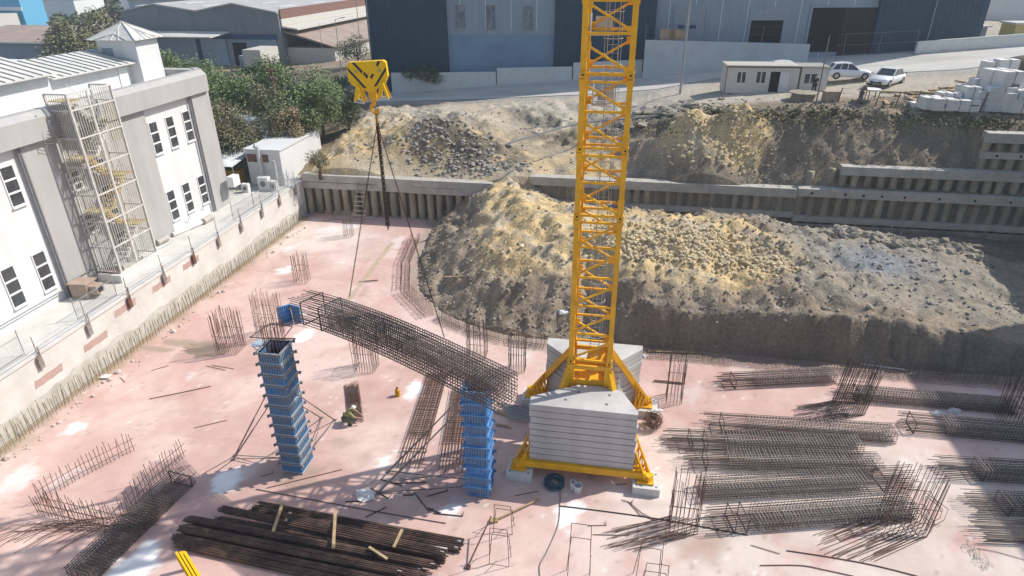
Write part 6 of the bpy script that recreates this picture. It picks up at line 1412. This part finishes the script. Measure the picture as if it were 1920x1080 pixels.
p = GT(1556,190); m = MB(); m.box((p.x,p.y,p.z+.4),(1.2,.9,.9),.1); m.box((p.x,p.y,p.z+.86),(1.3,1.0,.05),.1); tag(m.build('concrete_tank', MT['stone_tan']), 'squat tan concrete box beside the dark post on the bank edge', 'concrete box')
p = GT(1505,186); m = MB(); m.tube(p+V(0,0,-.1), p+V(0,0,.55), 1.1, 12, r2=.95); m.tube(p+V(0,0,.55), p+V(0,0,.62), 1.25, 14); tag(m.build('covered_pit', MT['concrete_dark']), 'low round pit with a pale lid before the small cabin', 'pit cover')
for i,(px,py) in enumerate(((1250,66),(1262,64),(1278,66))):
    s0, z0 = FP(px,py+8,2.2); q = FA+FE*s0+FN*2.0; m = MB(); m.box((q.x,q.y,z0+.45),(1.6-.3*i,.9,1.2-.2*i),th_); tag(m.build('crate', MT['wood'] if i else MT['stone_tan']), ('largest tan crate behind the pale wall, leftmost','middle brown crate behind the pale wall','smallest brown crate behind the pale wall, by the closed door')[i], 'crate')
# dirt bank stub with pipe at the far right
m = MB(); p = GT(1905,150); m.blob((p.x+1.2,p.y,p.z+.6), 1.9, 3, .06, (1.6,1,.9)); tag(m.build('earth_pile', MT['earth_dark'], smooth=True), 'dark earth pile at the right edge behind the stone packs', 'earth pile')
for i in range(26):
    px, py = random.choice(((1690,180),(1740,175),(1700,190),(1790,170),(1830,160),(1860,150))); p = GT(px+random.uniform(-40,40), py+random.uniform(-6,6)); m = MB(); a = random.uniform(0,3.1); L = random.uniform(.6,2.0); m.box((p.x,p.y,p.z+.1),(L,.3,.12),a); tag(m.build('plank', MT['wood'] if i % 2 else MT['stone_tan']), 'scrap board in the yard behind the wire fence', 'plank', 'scrap boards strewn in the yard behind the wire fence')
cable([(955,268),(1010,252),(1085,232),(1180,222),(1265,215)], .09, MT['pipe_grey'], 'long dark pipe running down the upper slope behind the mast', 'pipe', 'pipe', z=7.4)
# ------------------------------------------------------------------ distant town at top left
t = thing('blue_building', 'bright blue factory block in the top left corner', 'building', G(30,60,3)); a = YP(-60,10,150); b = YP(38,10,150)
m = MB(); m.bx(a.x,b.x,150,157,2,YP(20,-8,150).z); m.build('wall', MT['blue_sky'], t); m = MB(); m.bx(a.x-.2,b.x+.2,149.8,149.99,YP(20,20,150).z,YP(20,13,150).z); m.build('white_band', MT['frame_white'], t); m = MB(); m.bx(a.x,YP(27,10,149).x,143,149,2,YP(20,26,146).z); m.build('annex', MT['cream'], t)
t = thing('long_shed', 'long grey shed with brown roof behind the penthouse roofs at left', 'shed', G(55,110,3.2)); q0, q1 = YP(-120,79,92), YP(110,81,92); z = (q0.z+q1.z)/2
m = MB(); m.bx(q0.x,q1.x,92,106,2.6,z); m.build('wall', MT['panel_grey'], t); m = MB(); m.hexa([(q0.x,91.5,z),(q1.x+.3,91.5,z),(q1.x+.3,106,z+1.2),(q0.x,106,z+1.2),(q0.x,91.5,z+.2),(q1.x+.3,91.5,z+.2),(q1.x+.3,106,z+1.4),(q0.x,106,z+1.4)]); m.build('roof', MT['roof_brown'], t); m = MB(); m.bx(q0.x,q1.x+.32,91.42,91.49,z-.02,z+.22); m.build('eave_trim', MT['frame_white'], t)
for k in range(5): x = q1.x-2-k*3.2; m = MB(); m.bx(x,x+.7,91.95,91.99,z-3.6,z-2.2); m.build('window', MT['glass_dark'], t)
rt = random.Random(5); cg_ = 'small far buildings of the town at top left'
for i in range(70):
    y = rt.uniform(165,620); px = rt.uniform(75 if y < 260 else 20,420); z0 = float(height(np.array([0.]),np.array([y]))[0]) if False else 5-.012*(y-60)
    x = G(px,30,0).x/G(px,30,0).y*y; zz = hz(x,y); a, b_, h_ = rt.uniform(8,26), rt.uniform(8,20), rt.uniform(3,8)
    t = thing('town_building', 'pale flat block in the far town beyond the warehouses', 'building', (x,y,zz), cg_); rz = rt.uniform(-.4,.4); m = MB(); m.box((x,y,zz+h_/2-.5),(a,b_,h_+1),rz); m.build('wall', MT[rt.choice(['cream','panel_grey','wall_white_shed','cream','concrete'])], t); m = MB(); m.box((x,y,zz+h_+.2),(a+.6,b_+.6,.4),rz); m.build('roof', MT[rt.choice(['roof_grey','roof_white','roof_brown','concrete_white'])], t)
for i in range(46):
    y = rt.uniform(125,260); px = rt.uniform(90,215); x = G(px,30,0).x/G(px,30,0).y*y; zz = hz(x,y); t = thing('parked_vehicle', 'tiny vehicle parked in the lots beyond the big round tree', 'vehicle', (x,y,zz), 'vehicles parked far behind the factory'); rz = rt.uniform(-.3,.9); m = MB(); m.box((x,y,zz+.7),(4.4,1.9,.9),rz); m.box((x,y,zz+1.35),(2.6,1.7,.6),rz); m.build('body', MT[rt.choice(['car_white','car_white','galv','cloth_dark','panel_grey'])], t)
for i in range(26):
    y = rt.uniform(140,480); px = rt.uniform(0,330); x = G(px,30,0).x/G(px,30,0).y*y; zz = hz(x,y); t = thing('distant_tree', 'dark green tree among the far town blocks', 'tree', (x,y,zz), 'trees scattered through the far town'); m = MB(); m.tube((x,y,zz-.3),(x,y,zz+2.5),.3,5); m.build('trunk', MT['bark'], t); m = MB(); crown(m,(x,y,zz+3.6),4.2,4.2,3.2,260,1.1,6); m.build('crown', MT['leaf_dark'], t)
# signs on the closed loading door and scaffold mirror: small dark marks
for px in (1277,1299):
    s0, z0 = FP(px,50,-.5); m = MB(); fbox(m, s0-.35, s0+.35, z0-.2, z0+.2, -.48, -.53); tag(m.build('door_bumper', MT['blue_trim']), 'dark blue marker on the closed loading door, %s one' % ('left' if px < 1290 else 'right'), 'marker')
# ------------------------------------------------------------------ air between the camera and the far town
m = MB(); m.bx(-2700,2700,-320,2700,-60,62)
hzm = bpy.data.materials.new('haze'); hzm.use_nodes = True; n_ = hzm.node_tree.nodes; n_.remove(n_['Principled BSDF']); pv = n_.new('ShaderNodeVolumePrincipled')
pv.inputs['Color'].default_value = (.78,.87,1.0,1); pv.inputs['Density'].default_value = .0007; pv.inputs['Anisotropy'].default_value = .2; hzm.node_tree.links.new(pv.outputs[0], n_['Material Output'].inputs['Volume'])
kind(m.build('haze', hzm), 'stuff')
